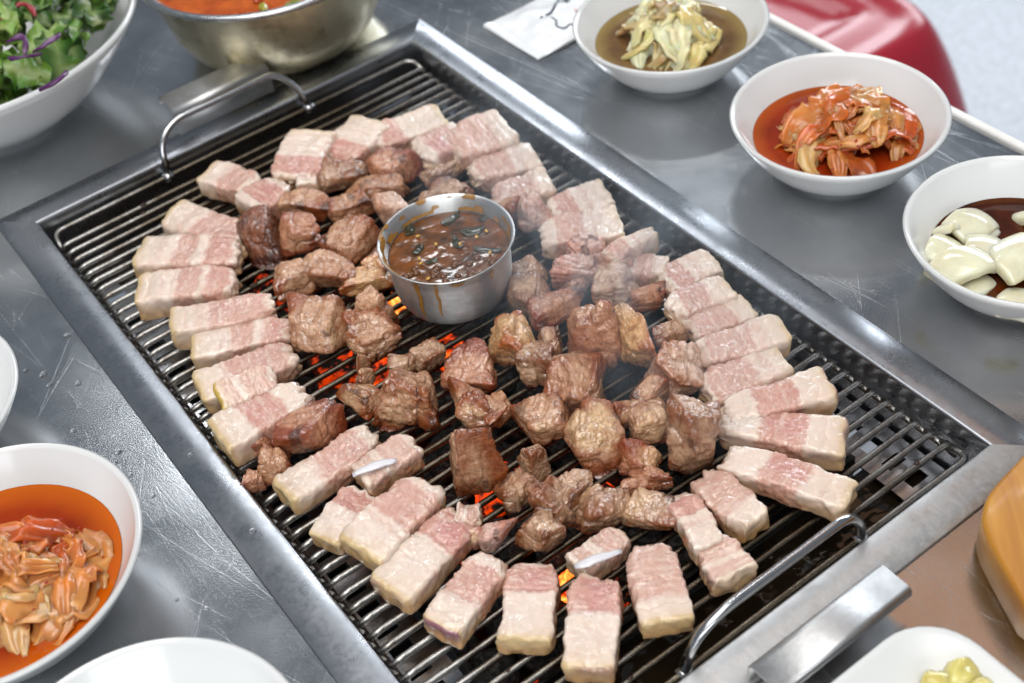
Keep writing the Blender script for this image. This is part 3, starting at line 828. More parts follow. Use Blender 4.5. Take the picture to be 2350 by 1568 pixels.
# ------------------------------------------------------------------ wrapped wet wipe
pk = empty('wipe_packet', (.306, .412, 0), 'white plastic wet wipe packet with a crimped end and blue line drawing', 'packet')
v = []; f = []; nu, nw = 44, 40; LX, WY = .098, .0575
for i in range(nu + 1):
    for j in range(nw + 1):
        t, q = i / nu, j / nw * 2 - 1; x = t * LX
        puff = min(1, max(0, (x - .007) / .02)) * min(1, max(0, (LX - .007 - x) / .02)) * (1 - q * q) ** .6
        z = .0012 + .0055 * puff
        if x < .007: z += .0003 * math.sin(x * 9000) + .0012 * (1 - x / .007) * max(0, q)
        z += .0006 * puff * math.sin(q * 9 + x * 160)
        xx = x - (.0007 * (j % 2) if i == 0 else 0)
        v.append((xx, q * WY / 2 * (1 - .05 * puff), z))
v = np.array(v); v[:, 2] += .0016 * fbm(v * 70, 77, 3) * sstep(.001, .02, v[:, 0])
for i in range(nu):
    for j in range(nw): a = i * (nw + 1) + j; f.append((a, a + nw + 1, a + nw + 2, a + 1))
N = len(v); vb = v.copy(); vb[:, 2] = .0006
mesh('wrapper', np.vstack([v, vb]), f + [tuple(k + N for k in q[::-1]) for q in f], M['film'], pk, rotz=.03)
def zpk(p):
    c, s = math.cos(-.03), math.sin(-.03); x, y = p[0] * c - p[1] * s, p[0] * s + p[1] * c
    i = int(np.clip(round(x / LX * nu), 0, nu)); j = int(np.clip(round((y / (WY / 2) + 1) / 2 * nw), 0, nw)); return v[i * (nw + 1) + j][2]
def stroke(pts, r, mat='ink'):
    q = []
    for x, y in smooth_path([(a, b, 0) for a, b in pts], 5) if False else [(a[0], a[1]) for a in smooth_path([(a, b, 0) for a, b in pts], 5)]:
        p = P(x, y, .007) - np.array([.306, .412, 0]); q.append((p[0], p[1], zpk(p) + .0002))
    a, b = tube(q, r, 6); mesh('printed_line', a, b, M[mat], pk)
stroke([(1290, -22), (1281, -2), (1271, 22), (1262, 32), (1253, 35)], .0009)
stroke([(1240, 38), (1245, 39)], .0009)
stroke([(1266, 41), (1276, 48), (1277, 56), (1288, 60), (1300, 57), (1306, 52), (1317, 51)], .0006)
stroke([(1290, 4), (1298, 2), (1302, 6), (1308, 3)], .0007); stroke([(1298, -4), (1302, 5), (1300, 9)], .0007)
stroke([(1320, 20), (1322, 21)], .0007, 'redink')

# ------------------------------------------------------------------ square plate, board, stool
plate = empty('square_plate', (.105, -.110, 0), 'square greyish white plate with rounded corner at the lower right', 'plate')
def rrect(hx, hy, r, n=8):
    out = []
    for cx_, cy_, a0 in ((hx - r, hy - r, 0), (-hx + r, hy - r, 90), (-hx + r, -hy + r, 180), (hx - r, -hy + r, 270)):
        for k in range(n + 1): a = math.radians(a0 + 90 * k / n); out.append((cx_ + r * math.cos(a), cy_ + r * math.sin(a)))
    return out
rings = [(.045, .010, .001), (.052, .014, .0012), (.058, .018, .008), (.0668, .024, .0142), (.0672, .024, .0152), (.0662, .024, .0158), (.0640, .022, .0148), (.054, .016, .0075), (.046, .010, .0052), (.030, .008, .0048), (.0101, .010, .0048)]
v = []; f = []
for h_, r_, z_ in rings: v += [(a, b, z_) for a, b in rrect(h_, h_, r_)]
m = len(v) // len(rings)
for i in range(len(rings) - 1):
    for k in range(m): k2 = (k + 1) % m; f.append((i * m + k, i * m + k2, (i + 1) * m + k2, (i + 1) * m + k))
f.append(tuple((len(rings) - 1) * m + k for k in range(m))); f.append(tuple(range(m - 1, -1, -1)))
mesh('plate_body', v, f, M['plate'], plate)
for k, (x, y) in enumerate(((2205, 1552), (2150, 1585), (2260, 1600))):
    s, b = cube_sphere(10); s = s * (1 + .18 * vnoise(s * 2.2 + k * 5, 3) + .06 * vnoise(s * 6, k))[:, None] * np.array([.0085, .0065, .0050])
    nz = fbm(s * 200, k, 2)[:, None]
    o = mesh('pickled_radish', s, b, M['onion'], loc=P(x, y, .0098), rotz=k * .8, tint=np.clip(srgb(212, 200, 120)[None] * (1 + .15 * nz), 0, 1))
    tag(o, ['pale yellow pickle lump topmost in view on the square plate', 'pale yellow pickle lump left of the others on the square plate', 'pale yellow pickle lump right of the others on the square plate'][k], 'pickle', 'pickle lumps on the square plate')
bd = [(.40, .004), (.30, -.014), (.2516, -.0215), (.236, -.0235), (.2245, -.0260), (.2151, -.0310), (.2089, -.0380), (.2050, -.0450), (.2012, -.0525), (.1933, -.0690), (.1935, -.16), (.42, -.16)]
bd = [(a[0], a[1]) for a in smooth_path([(x, y, 0) for x, y in bd[:10]], 4)] + bd[10:]
bc = np.mean(np.array(bd), axis=0)
v = []; f = []
for ins, z in ((.0025, .0012), (0, .0035), (0, .0195), (.0008, .0212), (.0028, .0222)):
    for x, y in bd:
        d = np.array([x, y]) - bc; d /= np.linalg.norm(d); v.append((x - d[0] * ins - bc[0], y - d[1] * ins - bc[1], z))
m = len(bd)
for i in range(4):
    for k in range(m): k2 = (k + 1) % m; f.append((i * m + k, i * m + k2, (i + 1) * m + k2, (i + 1) * m + k))
f.append(tuple(4 * m + k for k in range(m))); f.append(tuple(range(m - 1, -1, -1)))
f = [q[::-1] for q in f]
tag(mesh('wooden_board', v, f, M['wood'], loc=(bc[0], bc[1], 0)), 'golden varnished wooden board with rounded corner at the right edge', 'board')

stool = empty('plastic_stool', (.745, .705, -.74), 'glossy red plastic stool standing beyond the table edge', 'stool')
n = 40; v = []; f = []
for i in range(n + 1):
    for j in range(n + 1):
        x, y = (i / n * 2 - 1), (j / n * 2 - 1)
        hx, hy = .20, .22
        ex = np.sign(x) * abs(x) ** .8; r = (abs(x) ** 6 + abs(y) ** 6) ** (1 / 6)
        z = .44 - .10 * max(0, r - .78) ** 1.6 / (.22 ** 1.6) + .006 * sstep(.70, .76, np.array([r]))[0] - .010 * sstep(.52, .40, np.array([max(abs(x + .2 * y), abs(y))]))[0]
        v.append((x * hx, y * hy, z))
for i in range(n):
    for j in range(n): a = i * (n + 1) + j; f.append((a, a + n + 1, a + n + 2, a + 1))
mesh('seat', v, f, M['chair'], stool)
for sx in (-1, 1):
    for sy in (-1, 1):
        a, b = tube([(sx * .135, sy * .155, .36), (sx * .150, sy * .165, .2), (sx * .165, sy * .18, .002)], [.026, .022, .018], 10); mesh('leg', a, b, M['chair'], stool)

# ------------------------------------------------------------------ water drops and grease spots
a0, b0 = cube_sphere(4); vv = []; ff = []
drops = [(155, 770), (113, 885), (168, 990), (218, 1172), (272, 1165), (290, 1217), (272, 1038), (440, 1050), (100, 860), (350, 1140), (60, 850), (265, 1062), (300, 1090), (180, 880)]
drops += [(rs.uniform(330, 640), rs.uniform(900, 1400)) for _ in range(4)]
for k, (x, y) in enumerate(drops):
    p = P(x, y, 0); r = rs.uniform(.0006, .0017) if k > 10 else rs.uniform(.0012, .0022)
    if p[0] > -.023 and p[0] < -.016: continue
    if p[0] > -.004: continue
    z = .0017 if p[0] > -.0185 else 0
    q = a0 * np.array([r, r * rs.uniform(.7, 1.1), r * .22]); n = len(vv); vv += list(q + np.array([p[0], p[1], z + r * .12])); ff += [tuple(i + n for i in w) for w in b0]
tag(mesh('water_drops', vv, ff, M['water']), 'scattered water drops on the steel left of the grill', 'water drops', kind='stuff')
# ------------------------------------------------------------------ pork on the grate
FAT, FATW = srgb(217, 196, 181), srgb(229, 215, 204)
LEAN, RAW, BRN = srgb(203, 161, 145), srgb(192, 126, 124), srgb(176, 124, 94)
SKIN, TAN = srgb(198, 170, 112), srgb(192, 150, 100)

def box_grid(nx, ny, nz):
    """surface of the box -1..1 as a shared grid"""
    idx = {}; v = []; f = []
    def vid(i, j, k):
        q = (i, j, k)
        if q not in idx: idx[q] = len(v); v.append((2 * i / nx - 1, 2 * j / ny - 1, 2 * k / nz - 1))
        return idx[q]
    for i in range(nx):
        for j in range(ny):
            f.append((vid(i, j, nz), vid(i + 1, j, nz), vid(i + 1, j + 1, nz), vid(i, j + 1, nz)))
            f.append((vid(i, j, 0), vid(i, j + 1, 0), vid(i + 1, j + 1, 0), vid(i + 1, j, 0)))
    for i in range(nx):
        for k in range(nz):
            f.append((vid(i, 0, k), vid(i + 1, 0, k), vid(i + 1, 0, k + 1), vid(i, 0, k + 1)))
            f.append((vid(i, ny, k), vid(i, ny, k + 1), vid(i + 1, ny, k + 1), vid(i + 1, ny, k)))
    for j in range(ny):
        for k in range(nz):
            f.append((vid(0, j, k), vid(0, j, k + 1), vid(0, j + 1, k + 1), vid(0, j + 1, k)))
            f.append((vid(nx, j, k), vid(nx, j + 1, k), vid(nx, j + 1, k + 1), vid(nx, j, k + 1)))
    return np.array(v), f
BG_V, BG_F = box_grid(64, 26, 12)

LAY = dict(a=[(.40, .05, .35, .2), (.72, .15, 1.0, .8)], b=[(.27, .03, .25, .1), (.50, .10, .8, .45), (.84, .12, 1.0, .6)],
           c=[(.78, .17, 1.0, 1.0)], d=[(.34, .03, .3, .1), (.62, .20, .9, .6)], e=[(.52, .17, 1.0, .8)], f=[(.30, .05, .35, .2), (.66, .30, .8, .5)],
           g=[(.20, .12, .6, .3), (.7, .2, .7, .4)], r=[(.5, .30, 1.0, 1.3)])

def belly(x0, y0, x1, y1, wpx, lay='a', th=.0145, seed=0, pink=1.0, taper=(1, .92), bend=0.0, sear=.5, fold=0.0, z0=0.0, tilt=0.0, label='', wav=1.0, tan=.6, purple=0.0):
    if abs(x1 - x0) > 1.25 * abs(y1 - y0): wpx *= .84 if x0 < 700 else .89; y0 -= 6; y1 -= 6
    th = th * (.80 if y0 > 1040 else .88 if x0 > 1000 else .95)
    z0 += .0028 if seed % 2 else 0
    zt = ZG + z0 + th
    A, B = P(x0, y0, zt), P(x1, y1, zt); C = (A + B) / 2
    d = B - A; L = np.linalg.norm(d[:2]); ang = math.atan2(d[1], d[0]); s = pxm(C)
    # width: pixels across the strip -> metres on the level top face
    nv = np.array([-math.sin(ang), math.cos(ang), 0]) * .01
    def pj(p):
        q = p - CAM; return np.array([q @ RIGHT, q @ DOWN]) / (q @ FWD) * FPX
    along = pj(C + d * .05) - pj(C - d * .05); along /= np.linalg.norm(along)
    across = pj(C + nv) - pj(C - nv); perp = abs(across[0] * -along[1] + across[1] * along[0]) / .02
    W_ = wpx / perp
    rr = np.random.RandomState(seed * 13 + 5); V = BG_V.copy()
    u, q, w = V[:, 0], V[:, 1], V[:, 2]; t = (u + 1) / 2
    # rounded cross-section and ends, crisp cut edges at the skin end
    e = 9.0
    k = 1 / np.maximum((np.abs(u) ** 14 + np.abs(q) ** e + np.abs(w) ** e), 1) ** (1 / e)
    X, Y, Z = u * np.where(u > 0, k ** .9, k ** .5), q * k, w * k
    end = sstep(.72, 1.0, t)
    wid = (taper[0] + (taper[1] - taper[0]) * t) * (1 - .16 * end ** 2)
    p3 = np.stack([X * L / 2, Y * W_ / 2, Z * th / 2], 1)
    o = rr.uniform(0, 50, 3); bend = bend + rr.uniform(-.10, .10); wid = wid * (1 + .07 * vnoise(np.stack([t * 2.6 + o[0], t * 0 + o[1], t * 0], 1), seed + 17))
    # fat and lean layers across the length, wandering
    tw = t + .035 * vnoise(np.stack([q * 1.4 + o[0], w * .8 + o[1], t * 2], 1), seed) + .022 * vnoise(np.stack([q * 5 + o[0], w * 3, t * 4], 1), seed + 1) + .010 * vnoise(np.stack([q * 14 + o[0], w * 6, t * 9], 1), seed + 16)
    lean = np.zeros(len(t)); raw = np.zeros(len(t))
    for c, hw, st, pk_ in LAY[lay]:
        c += rr.uniform(-.03, .03); hw *= rr.uniform(.85, 1.15)
        b = sstep(hw + .035, hw - .025, np.abs(tw - c)) * st
        lean = np.maximum(lean, b); raw = np.maximum(raw, b * pk_)
    marb = fbm(p3 * np.array([700, 130, 400]) + o, seed + 7, 3); lean = np.clip(lean * (1 - .5 * sstep(.05, .45, marb)), 0, 1); raw = raw * (1 - .5 * sstep(.05, .45, marb))
    # shape: lean sits a little lower and rougher, seams between layers, wavy sides
    grad = np.abs(np.gradient(lean[np.argsort(tw)]))
    side = np.abs(q) > .8
    sw = .035 * W_ * wav * vnoise(np.stack([t * 5.5 + o[0], np.sign(q) * 3 + o[1], w * .6], 1), seed + 2) + .014 * W_ * wav * vnoise(np.stack([t * 17 + o[0], np.sign(q) * 3, w * 1.5], 1), seed + 3)
    Yw = Y * wid * W_ / 2 + sw * np.abs(q) ** 2 * np.sign(q)
    Xw = X * L / 2 + np.abs(u) ** 6 * .014 * W_ * wav * vnoise(np.stack([q * 2.2 + o[2], w * 1.2, u], 1), seed + 4) * 2
    bulge = .0004 * vnoise(np.stack([t * 6 + o[1], q * 1.2, w * 0], 1), seed + 5) - .0005 * lean
    seams = []
    for c in (.16, .36, .55, .68, .86):
        c2 = c + rr.uniform(-.05, .05); seams.append(c2); bulge = bulge - .0007 * rr.uniform(.0, 1.0) * np.exp(-((tw - c2) / .010) ** 2)
    fine = .0004 * fbm(p3 * 520 + o, seed + 6, 3) * (.6 + lean) + .00035 * fbm(p3 * 190 + o, seed + 8, 2)
    Zw = Z * th / 2 + th / 2 + np.where(w > 0, 1, .3) * (bulge + fine) * np.abs(w) + .0008 * np.abs(w) * vnoise(np.stack([t * 2.5 + o[0], q * .9 + o[1], w * 0], 1), seed + 11)
    Yw = Yw + fine * 1.6 * np.sign(q) * np.abs(q) ** 4; Xw = Xw + fine * 1.6 * np.sign(u) * np.abs(u) ** 8
    ragged = end * .0016 * vnoise(p3 * 300 + o, seed + 9); Xw = Xw + ragged * np.sign(u)
    Zw = Zw - .10 * th * end ** 2 * (w > 0)
    # bend in plan, fold upwards, tilt
    Yw = Yw + bend * L * (t - .5) ** 2 - bend * L * .08
    Zw = Zw + fold * L * np.maximum(0, t - .55) ** 2 + tilt * (Yw)
    Zw = Zw - min(0, 0)
    v = np.stack([Xw, Yw, Zw], 1); v[:, 2] -= np.percentile(v[:, 2], 3) if tilt or fold else 0
    # colours of the flesh itself
    n1 = fbm(p3 * 130 + o, seed + 12, 3)[:, None]; n2 = fbm(p3 * 60 + o, seed + 13, 2)[:, None]
    fat = FAT[None] * (1 - .5 * (n1 + 1) / 2) + FATW[None] * .5 * (n1 + 1) / 2
    rq = rr.uniform(-.35, .35); rw = np.clip(raw * pink * np.exp(-((q - rq) / .75) ** 2) * (1 + .7 * n2[:, 0]) * sstep(-.6, .2, w + .0), 0, 1.1)[:, None]
    col = fat * (1 - lean[:, None]) + LEAN[None] * lean[:, None]
    col = col * (1 - rw * .56) + RAW[None] * rw * .56
    h = Zw / th
    for c in seams:
        sl = (.35 * np.exp(-((tw - c) / .009) ** 2) * sstep(-.5, .3, vnoise(np.stack([q * 3 + o[0], w, t], 1), seed + 15)))[:, None]; col = col * (1 - sl) + srgb(214, 176, 158)[None] * sl
    sk = (sstep(.075, .015, t + .02 * n1[:, 0]) * .95 + .35 * sstep(.25, .0, t))[:, None] * tan
    col = col * (1 - sk) + SKIN[None] * sk
    if purple: pq = (sstep(.03, .0, t) * purple * sstep(-.3, .4, n2[:, 0] + .2))[:, None]; col = col * (1 - pq) + srgb(140, 92, 104)[None] * pq
    cook = (sstep(.92, .25, h + .12 * n2[:, 0]) * min(1, sear * 1.5))[:, None]            # underside has met the heat
    cc = TAN[None] * (1 - lean[:, None]) + BRN[None] * lean[:, None]
    col = col * (1 - cook) + cc * cook
    ee = (sstep(.9, 1.0, t) * sstep(-.2, .5, n2[:, 0]) * sear * .8)[:, None]; col = col * (1 - ee) + BRN[None] * ee
    ob = mesh('pork_belly_slice', v, BG_F, M['belly'], loc=(C[0], C[1], ZG + z0), rotz=ang, tint=col, lean=np.clip(lean, 0, 1))
    return tag(ob, label, 'pork belly', 'pork belly slices round the rim of the grill')

CS_V, CS_F = cube_sphere(33)
def lobe(half, seed, p=9.0, facets=6, rough=1.0, jit=.30):
    """a lump cut by flat knife faces, in metres"""
    rr = np.random.RandomState(seed); half = np.array(half)
    ns = []; hs = []
    for ax in range(3):
        for s in (-1, 1):
            n = np.zeros(3); n[ax] = s; n = n + rr.normal(0, jit, 3) * (np.arange(3) != ax); n /= np.linalg.norm(n); ns.append(n); hs.append(rr.uniform(.88, 1.05))
    for _ in range(facets):
        n = rr.normal(0, 1, 3); n /= np.linalg.norm(n); ns.append(n); hs.append(rr.uniform(.98, 1.28))
    ns = np.array(ns); hs = np.array(hs)
    dots = np.maximum(CS_V @ ns.T, 0) / hs
    r = (dots ** p).sum(1) ** (-1 / p)
    P3 = CS_V * r[:, None] * half; o = rr.uniform(0, 80, 3); m = half.mean()
    cr = 1 - np.abs(vnoise(P3 * (.75 / m) + o, seed)); cr = np.clip((cr - .80) / .20, 0, 1) ** 1.5       # folds and cracks
    cr2 = 1 - np.abs(vnoise(P3 * (1.9 / m) + o, seed + 9)); cr2 = np.clip((cr2 - .86) / .14, 0, 1)
    disp = .10 * fbm(P3 * (.75 / m) + o, seed + 1, 2) - .11 * cr * rough - .045 * cr2 * rough + .042 * fbm(P3 * 230 + o, seed + 2, 3) * rough - .035 * np.clip((.9 - np.abs(vnoise(P3 * 150 + o, seed + 6)) * 6) , 0, 1) * rough + .03 * vnoise(P3 * np.array([90, 420, 300]) + o, seed + 5) * rough + .02 * vnoise(P3 * 800 + o, seed + 3) * rough
    corner = (r - r.mean()) / r.std()
    return P3 * (1 + disp)[:, None], corner, np.clip(cr + .5 * cr2, 0, 1)

COOK = dict(brown=(srgb(206, 166, 136), srgb(164, 100, 58)), red=(srgb(198, 146, 116), srgb(154, 82, 48)), dark=(srgb(146, 92, 66), srgb(96, 50, 32)),
            pale=(srgb(222, 190, 170), srgb(200, 150, 120)), pink=(srgb(230, 196, 184), srgb(216, 166, 154)), fatty=(srgb(222, 180, 130), srgb(196, 128, 70)),
            grey=(srgb(202, 168, 142), srgb(156, 108, 76)))
def chunk(cx_, cy_, w, h, label, kind='brown', seed=0, rot=0, lobes=None, char=0.0, fat=.3, hz=None, z0=0.0, facets=6, rough=1.0, ratio=1.0, p=13.0, name='grilled_pork_chunk', group='browned pork chunks in the middle of the grill'):
    base = P(cx_, cy_, ZG + .012); s = pxm(base)
    sw, sh = w / s, h / s
    b = sh / 1.41 * .54 * ratio; a = sw * .52
    if hz: b = max(.0065, (sh - .72 * hz) / 1.4 * 1.04)
    c = hz / 2 if hz else max(.007, min(.0175, (sh - 2 * b * .7) / .7 / 2 * 1.02))
    cen = P(cx_, cy_, ZG + z0 + c * .93)
    view = math.atan2(RIGHT[1], RIGHT[0])
    V = []; F = []; T = []; LN = []
    k1, k2 = COOK[kind]; rr = np.random.RandomState(seed + 99)
    for li, (dx, dy, fa, fb, fc, lr) in enumerate(lobes or [(0, 0, 1, 1, 1, 0)]):
        v, corner, cr = lobe((a * fa, b * fb, c * fc), seed * 7 + li * 53 + 1, p, facets, rough)
        an = math.radians(lr); R2 = np.array([[math.cos(an), -math.sin(an), 0], [math.sin(an), math.cos(an), 0], [0, 0, 1]])
        v = v @ R2.T + np.array([dx / s, -dy / s / .75, (fc - 1) * c])
        o = rr.uniform(0, 60, 3)
        n1 = fbm(v * 75 + o, seed + 21, 3); n2 = fbm(v * 210 + o, seed + 22, 3); n3 = fbm(v * 48 + o, seed + 23, 2)
        sear = np.clip(.30 + .34 * corner + .85 * n1 + .35 * n2, 0, 1)
        low = sstep(-.15, -.95, v[:, 2] / c)
        sear = np.clip(sear + .45 * low, 0, 1)[:, None]
        col = k1[None] * (1 - sear) + k2[None] * sear
        pt = (sstep(.15, .45, n3) * sstep(.75, .35, sear[:, 0]) * fat)[:, None]
        col = col * (1 - pt) + srgb(222, 190, 150)[None] * pt
        hi = (sstep(.6, 1.7, corner + .8 * n2) * .6)[:, None]; col = col * (1 - hi) + (k2 * np.array([.85, .58, .36]))[None] * hi
        dk = (np.clip(cr, 0, 1) * .30)[:, None]; col = col * (1 - dk) + (k2 * .55)[None] * dk       # darker along the folds and cracks
        if char or kind == 'dark':
            cm = (sstep(.25, .6, fbm(v * 60 + o + 7, seed + 31, 3) + .5 * low) * max(char, .5))[:, None]; col = col * (1 - cm) + srgb(34, 22, 16)[None] * cm
        cs = (sstep(.42, .62, fbm(v * 95 + o + 17, seed + 41, 3) + .10 * corner) * .7)[:, None]; col = col * (1 - cs) + srgb(66, 34, 20)[None] * cs
        burn = (sstep(-.55, -1.0, v[:, 2] / c + .12 * n2) * .7)[:, None]; col = col * (1 - burn) + srgb(92, 40, 22)[None] * burn
        if kind not in ('pink', 'pale'): col = col * np.array([1.0, .955, .90])
        n = len(V); V += list(v); F += [tuple(i + n for i in q) for q in CS_F]; T.append(col); LN.append(np.clip(1 - pt[:, 0], .2, 1))
    V = np.array(V); V[:, 2] += c * .93; V[:, 2] = np.where(V[:, 2] < .0004, .0004 + (V[:, 2] - .0004) * .15, V[:, 2])
    # fit the lump to the size it has in the photograph
    an = view + math.radians(rot); R3 = np.array([[math.cos(an), -math.sin(an), 0], [math.sin(an), math.cos(an), 0], [0, 0, 1]])
    base = np.array([cen[0], cen[1], ZG + z0])
    def bbox():
        q = V @ R3.T + base - CAM; d = q @ FWD; px = q @ RIGHT / d * FPX + PXW / 2; py = q @ DOWN / d * FPX + PXH / 2
        return px.min(), px.max(), py.min(), py.max()
    for _ in range(2):
        x0, x1, y0, y1 = bbox(); fx, fy = w * 1.09 / (x1 - x0), h * 1.09 / (y1 - y0)
        V[:, 0] *= fx; V[:, 1] *= fy ** .8; V[:, 2] *= fy ** 1.2
        x0, x1, y0, y1 = bbox(); zc = ZG + z0 + V[:, 2].max() * .5
        base[:2] += (P(cx_, cy_, zc) - P((x0 + x1) / 2, (y0 + y1) / 2, zc))[:2]
    cen = base
    ob = mesh(name, V, F, M['chunk'], loc=(cen[0], cen[1], ZG + z0), rotz=view + math.radians(rot), tint=np.vstack(T), lean=np.concatenate(LN))
    return tag(ob, label, 'pork chunk', group)

def cartilage(ob, x0, y0, x1, y1, r, z):
    """white cartilage showing on a cut face, a part of the slice"""
    A, B = P(x0, y0, z), P(x1, y1, z); m = Matrix.Rotation(-ob.rotation_euler[2], 4, 'Z')
    pts = []
    for t in np.linspace(0, 1, 9):
        p = A + (B - A) * t + np.array([0, 0, .0015 * math.sin(math.pi * t)]); q = m @ (Vector(p) - ob.location); pts.append(tuple(q))
    v, f = tube(pts, [r * .8 * (.25 + .75 * math.sin(math.pi * (.08 + .84 * i / 8)) ** .6) for i in range(9)], 10)
    v = np.array(v); zc = v[:, 2].mean(); v[:, 2] = zc + (v[:, 2] - zc) * .42 - .0012; v = v + .0006 * np.stack([vnoise(v * 260, 3), vnoise(v * 260, 4), vnoise(v * 260, 5) * .5], 1)
    mesh('cartilage', v, f, M['bone'], ob)

S = belly
# left rim, from the far left corner forward; skin ends face the steel flange
S(472, 392, 585, 424, 72, 'd', .0140, 1, .3, (1, .95), 0, .35, label='white fat half of the two piece slice nearest the far left corner')
S(560, 470, 645, 415, 78, 'r', .0150, 101, .75, (1, .9), 0, .6, tan=0, label='pink lean piece joined to the slice nearest the far left corner')
S(385, 490, 565, 538, 82, 'f', .0150, 2, .9, (1, .85), .10, .5, label='belly slice second from the far left corner, pink at its inner end')
S(313, 577, 545, 573, 84, 'b', .0155, 3, .75, (1, .95), 0, .55, label='belly slice with browned inner end, third from the far left corner')
S(312, 664, 535, 638, 80, 'b', .0165, 4, .7, (1, .92), 0, .55, label='belly slice with clean stripes, leftmost above the overlapping row')
S(388, 742, 622, 692, 82, 'f', .0155, 5, .9, (1, .8), .05, .5, label='belly slice with a torn pink tip, fifth from the far left corner')
S(436, 792, 664, 748, 76, 'b', .0150, 6, .6, (1, .95), 0, .5, label='striped belly slice with ragged inner end, sixth from the far left corner')
S(452, 895, 672, 805, 88, 'f', .0135, 7, .8, (1.05, .9), .10, .5, label='belly slice with white fat tail hanging toward the flange, partly covered by a folded one')
S(500, 920, 632, 866, 66, 'g', .0170, 8, .3, (.9, .9), 0, .9, z0=.004, tilt=.35, tan=1.0, label='yellow browned folded slice lying behind a pale slice at mid left')
S(497, 1003, 700, 890, 100, 'e', .0165, 9, .75, (1.05, .92), 0, .45, label='thick pale slice with pink lean beside the dark brown cube at mid left')
# front rim
S(645, 1133, 855, 990, 92, 'd', .0155, 10, .85, (1, .85), .04, .5, label='belly slice with rosy end, between the holed chunk and the rib piece')
o = S(822, 1092, 950, 1012, 74, 'g', .0170, 11, .15, (.9, .95), 0, .6, tan=.1, label='white rib piece with a pale cartilage streak near the front left')
cartilage(o, 808, 1088, 908, 1052, .0030, ZG + .0190)
S(738, 1232, 830, 1118, 82, 'c', .0135, 12, .7, (.9, 1.0), 0, .5, label='small slice with pink end just below the cartilage rib piece')
S(818, 1258, 985, 1098, 112, 'd', .0165, 13, .75, (1, .9), 0, .6, label='thick wide slice with a yellow fleck, third from left along the front')
o = S(886, 1352, 1062, 1172, 108, 'c', .0155, 14, 1.1, (1, .85), 0, .55, purple=.8, label='long slice with deep rosy end and purple skin edge at the front')
S(1045, 1178, 1102, 1180, 62, 'g', .0120, 114, .2, (.8, 1), 0, .5, z0=.004, tan=0, label='white gristle curl at the tip of the long rosy slice')
S(1006, 1438, 1130, 1268, 96, 'd', .0145, 15, .6, (1, .95), 0, .6, purple=1.0, label='narrow front slice with purple skin end, left of the upright wide slice')
S(1202, 1470, 1222, 1285, 136, 'c', .0150, 16, .75, (1, .9), 0, .6, label='wide upright slice with rounded pink top, at the middle of the front rim')
S(1348, 1535, 1366, 1312, 126, 'c', .0155, 17, .9, (1, .95), 0, .6, purple=.5, label='longest front slice reaching the bottom edge of the picture')
o = S(1318, 1300, 1428, 1222, 84, 'g', .0150, 18, .8, (.9, .9), 0, .5, tan=.1, label='rib slice with white cartilage lying at the head of the longest front slice')
cartilage(o, 1322, 1300, 1424, 1262, .0026, ZG + .0165)
S(1532, 1425, 1488, 1244, 122, 'f', .0150, 19, .2, (1, .9), -.05, .6, label='pale slice with yellowish skin end, right of the longest front slice')
S(1690, 1315, 1632, 1235, 106, 'g', .0165, 20, .55, (1, .85), 0, .55, tan=.2, wav=1.8, label='lower half of the crooked slice beside the front handle')
S(1632, 1245, 1556, 1128, 76, 'a', .0160, 21, .8, (1, .95), .10, .5, tan=0, wav=1.8, label='upper half of the crooked slice, with pink rounded tip, near the front handle')
# right rim, from the front corner backward
S(1738, 1190, 1612, 1082, 98, 'f', .0165, 22, .25, (.8, 1), 0, .85, tan=.15, wav=1.6, label='stubby browned slice with pointed fat tip right of the crooked slice')
S(1955, 1138, 1662, 1042, 96, 'e', .0150, 23, .75, (.85, .9), .08, .5, tan=.35, wav=1.5, label='long slice with wet pink middle, nearest the right front corner')
S(1945, 1003, 1652, 966, 104, 'e', .0160, 24, .9, (1.02, .72), -.06, .5, tan=.4, purple=.5, label='broad slice with rosy middle, second from the right front corner')
S(1908, 876, 1668, 942, 90, 'e', .0155, 25, .6, (1.02, .8), .05, .55, tan=.45, purple=.6, label='slice with pale pink middle, third from the right front corner')
S(1800, 820, 1618, 890, 86, 'f', .0155, 26, .5, (1, 1), 0, .6, tan=.3, label='slice with browned cut side, fourth from the right front corner')
S(1802, 752, 1602, 806, 76, 'f', .0150, 27, .55, (1, .95), 0, .5, tan=.5, label='slice with square yellow skin end, fifth from the right front corner')
S(1722, 700, 1582, 752, 74, 'f', .0150, 28, .45, (1, .95), 0, .5, tan=.35, label='slice with white outer half, sixth from the right front corner')
S(1672, 654, 1536, 706, 70, 'd', .0150, 29, .4, (1, .95), 0, .5, tan=.3, label='pale slice seventh from the right front corner')
S(1640, 596, 1520, 646, 76, 'a', .0155, 30, .4, (1, .95), 0, .5, tan=.3, label='pale slice with speckled edge, eighth from the right front corner')
S(1502, 532, 1388, 588, 52, 'a', .0150, 31, .25, (.45, 1.1), .12, .4, z0=.003, tan=.5, label='pointed fat tail sticking out toward the right flange')
S(1532, 612, 1440, 606, 58, 'd', .0140, 32, .2, (.8, 1), 0, .4, tan=.2, label='short pale slice under the pointed fat tail')
S(1425, 506, 1240, 536, 82, 'd', .0155, 33, .25, (1, .85), 0, .4, tan=.3, label='white slice on the right rim just behind the smoke')
S(1395, 438, 1262, 484, 76, 'a', .0155, 34, .5, (1, .9), 0, .4, tan=.2, label='white slice with faint pink seam, leaning on a rosy lump at the right rim')
S(1262, 410, 1132, 450, 66, 'f', .0140, 35, .3, (1, .95), 0, .4, tan=.1, label='pale slice third from the far right end of the rim')
S(1232, 352, 1082, 396, 68, 'f', .0140, 36, .35, (1, .95), 0, .4, tan=.1, label='pale slice second from the far right end of the rim')
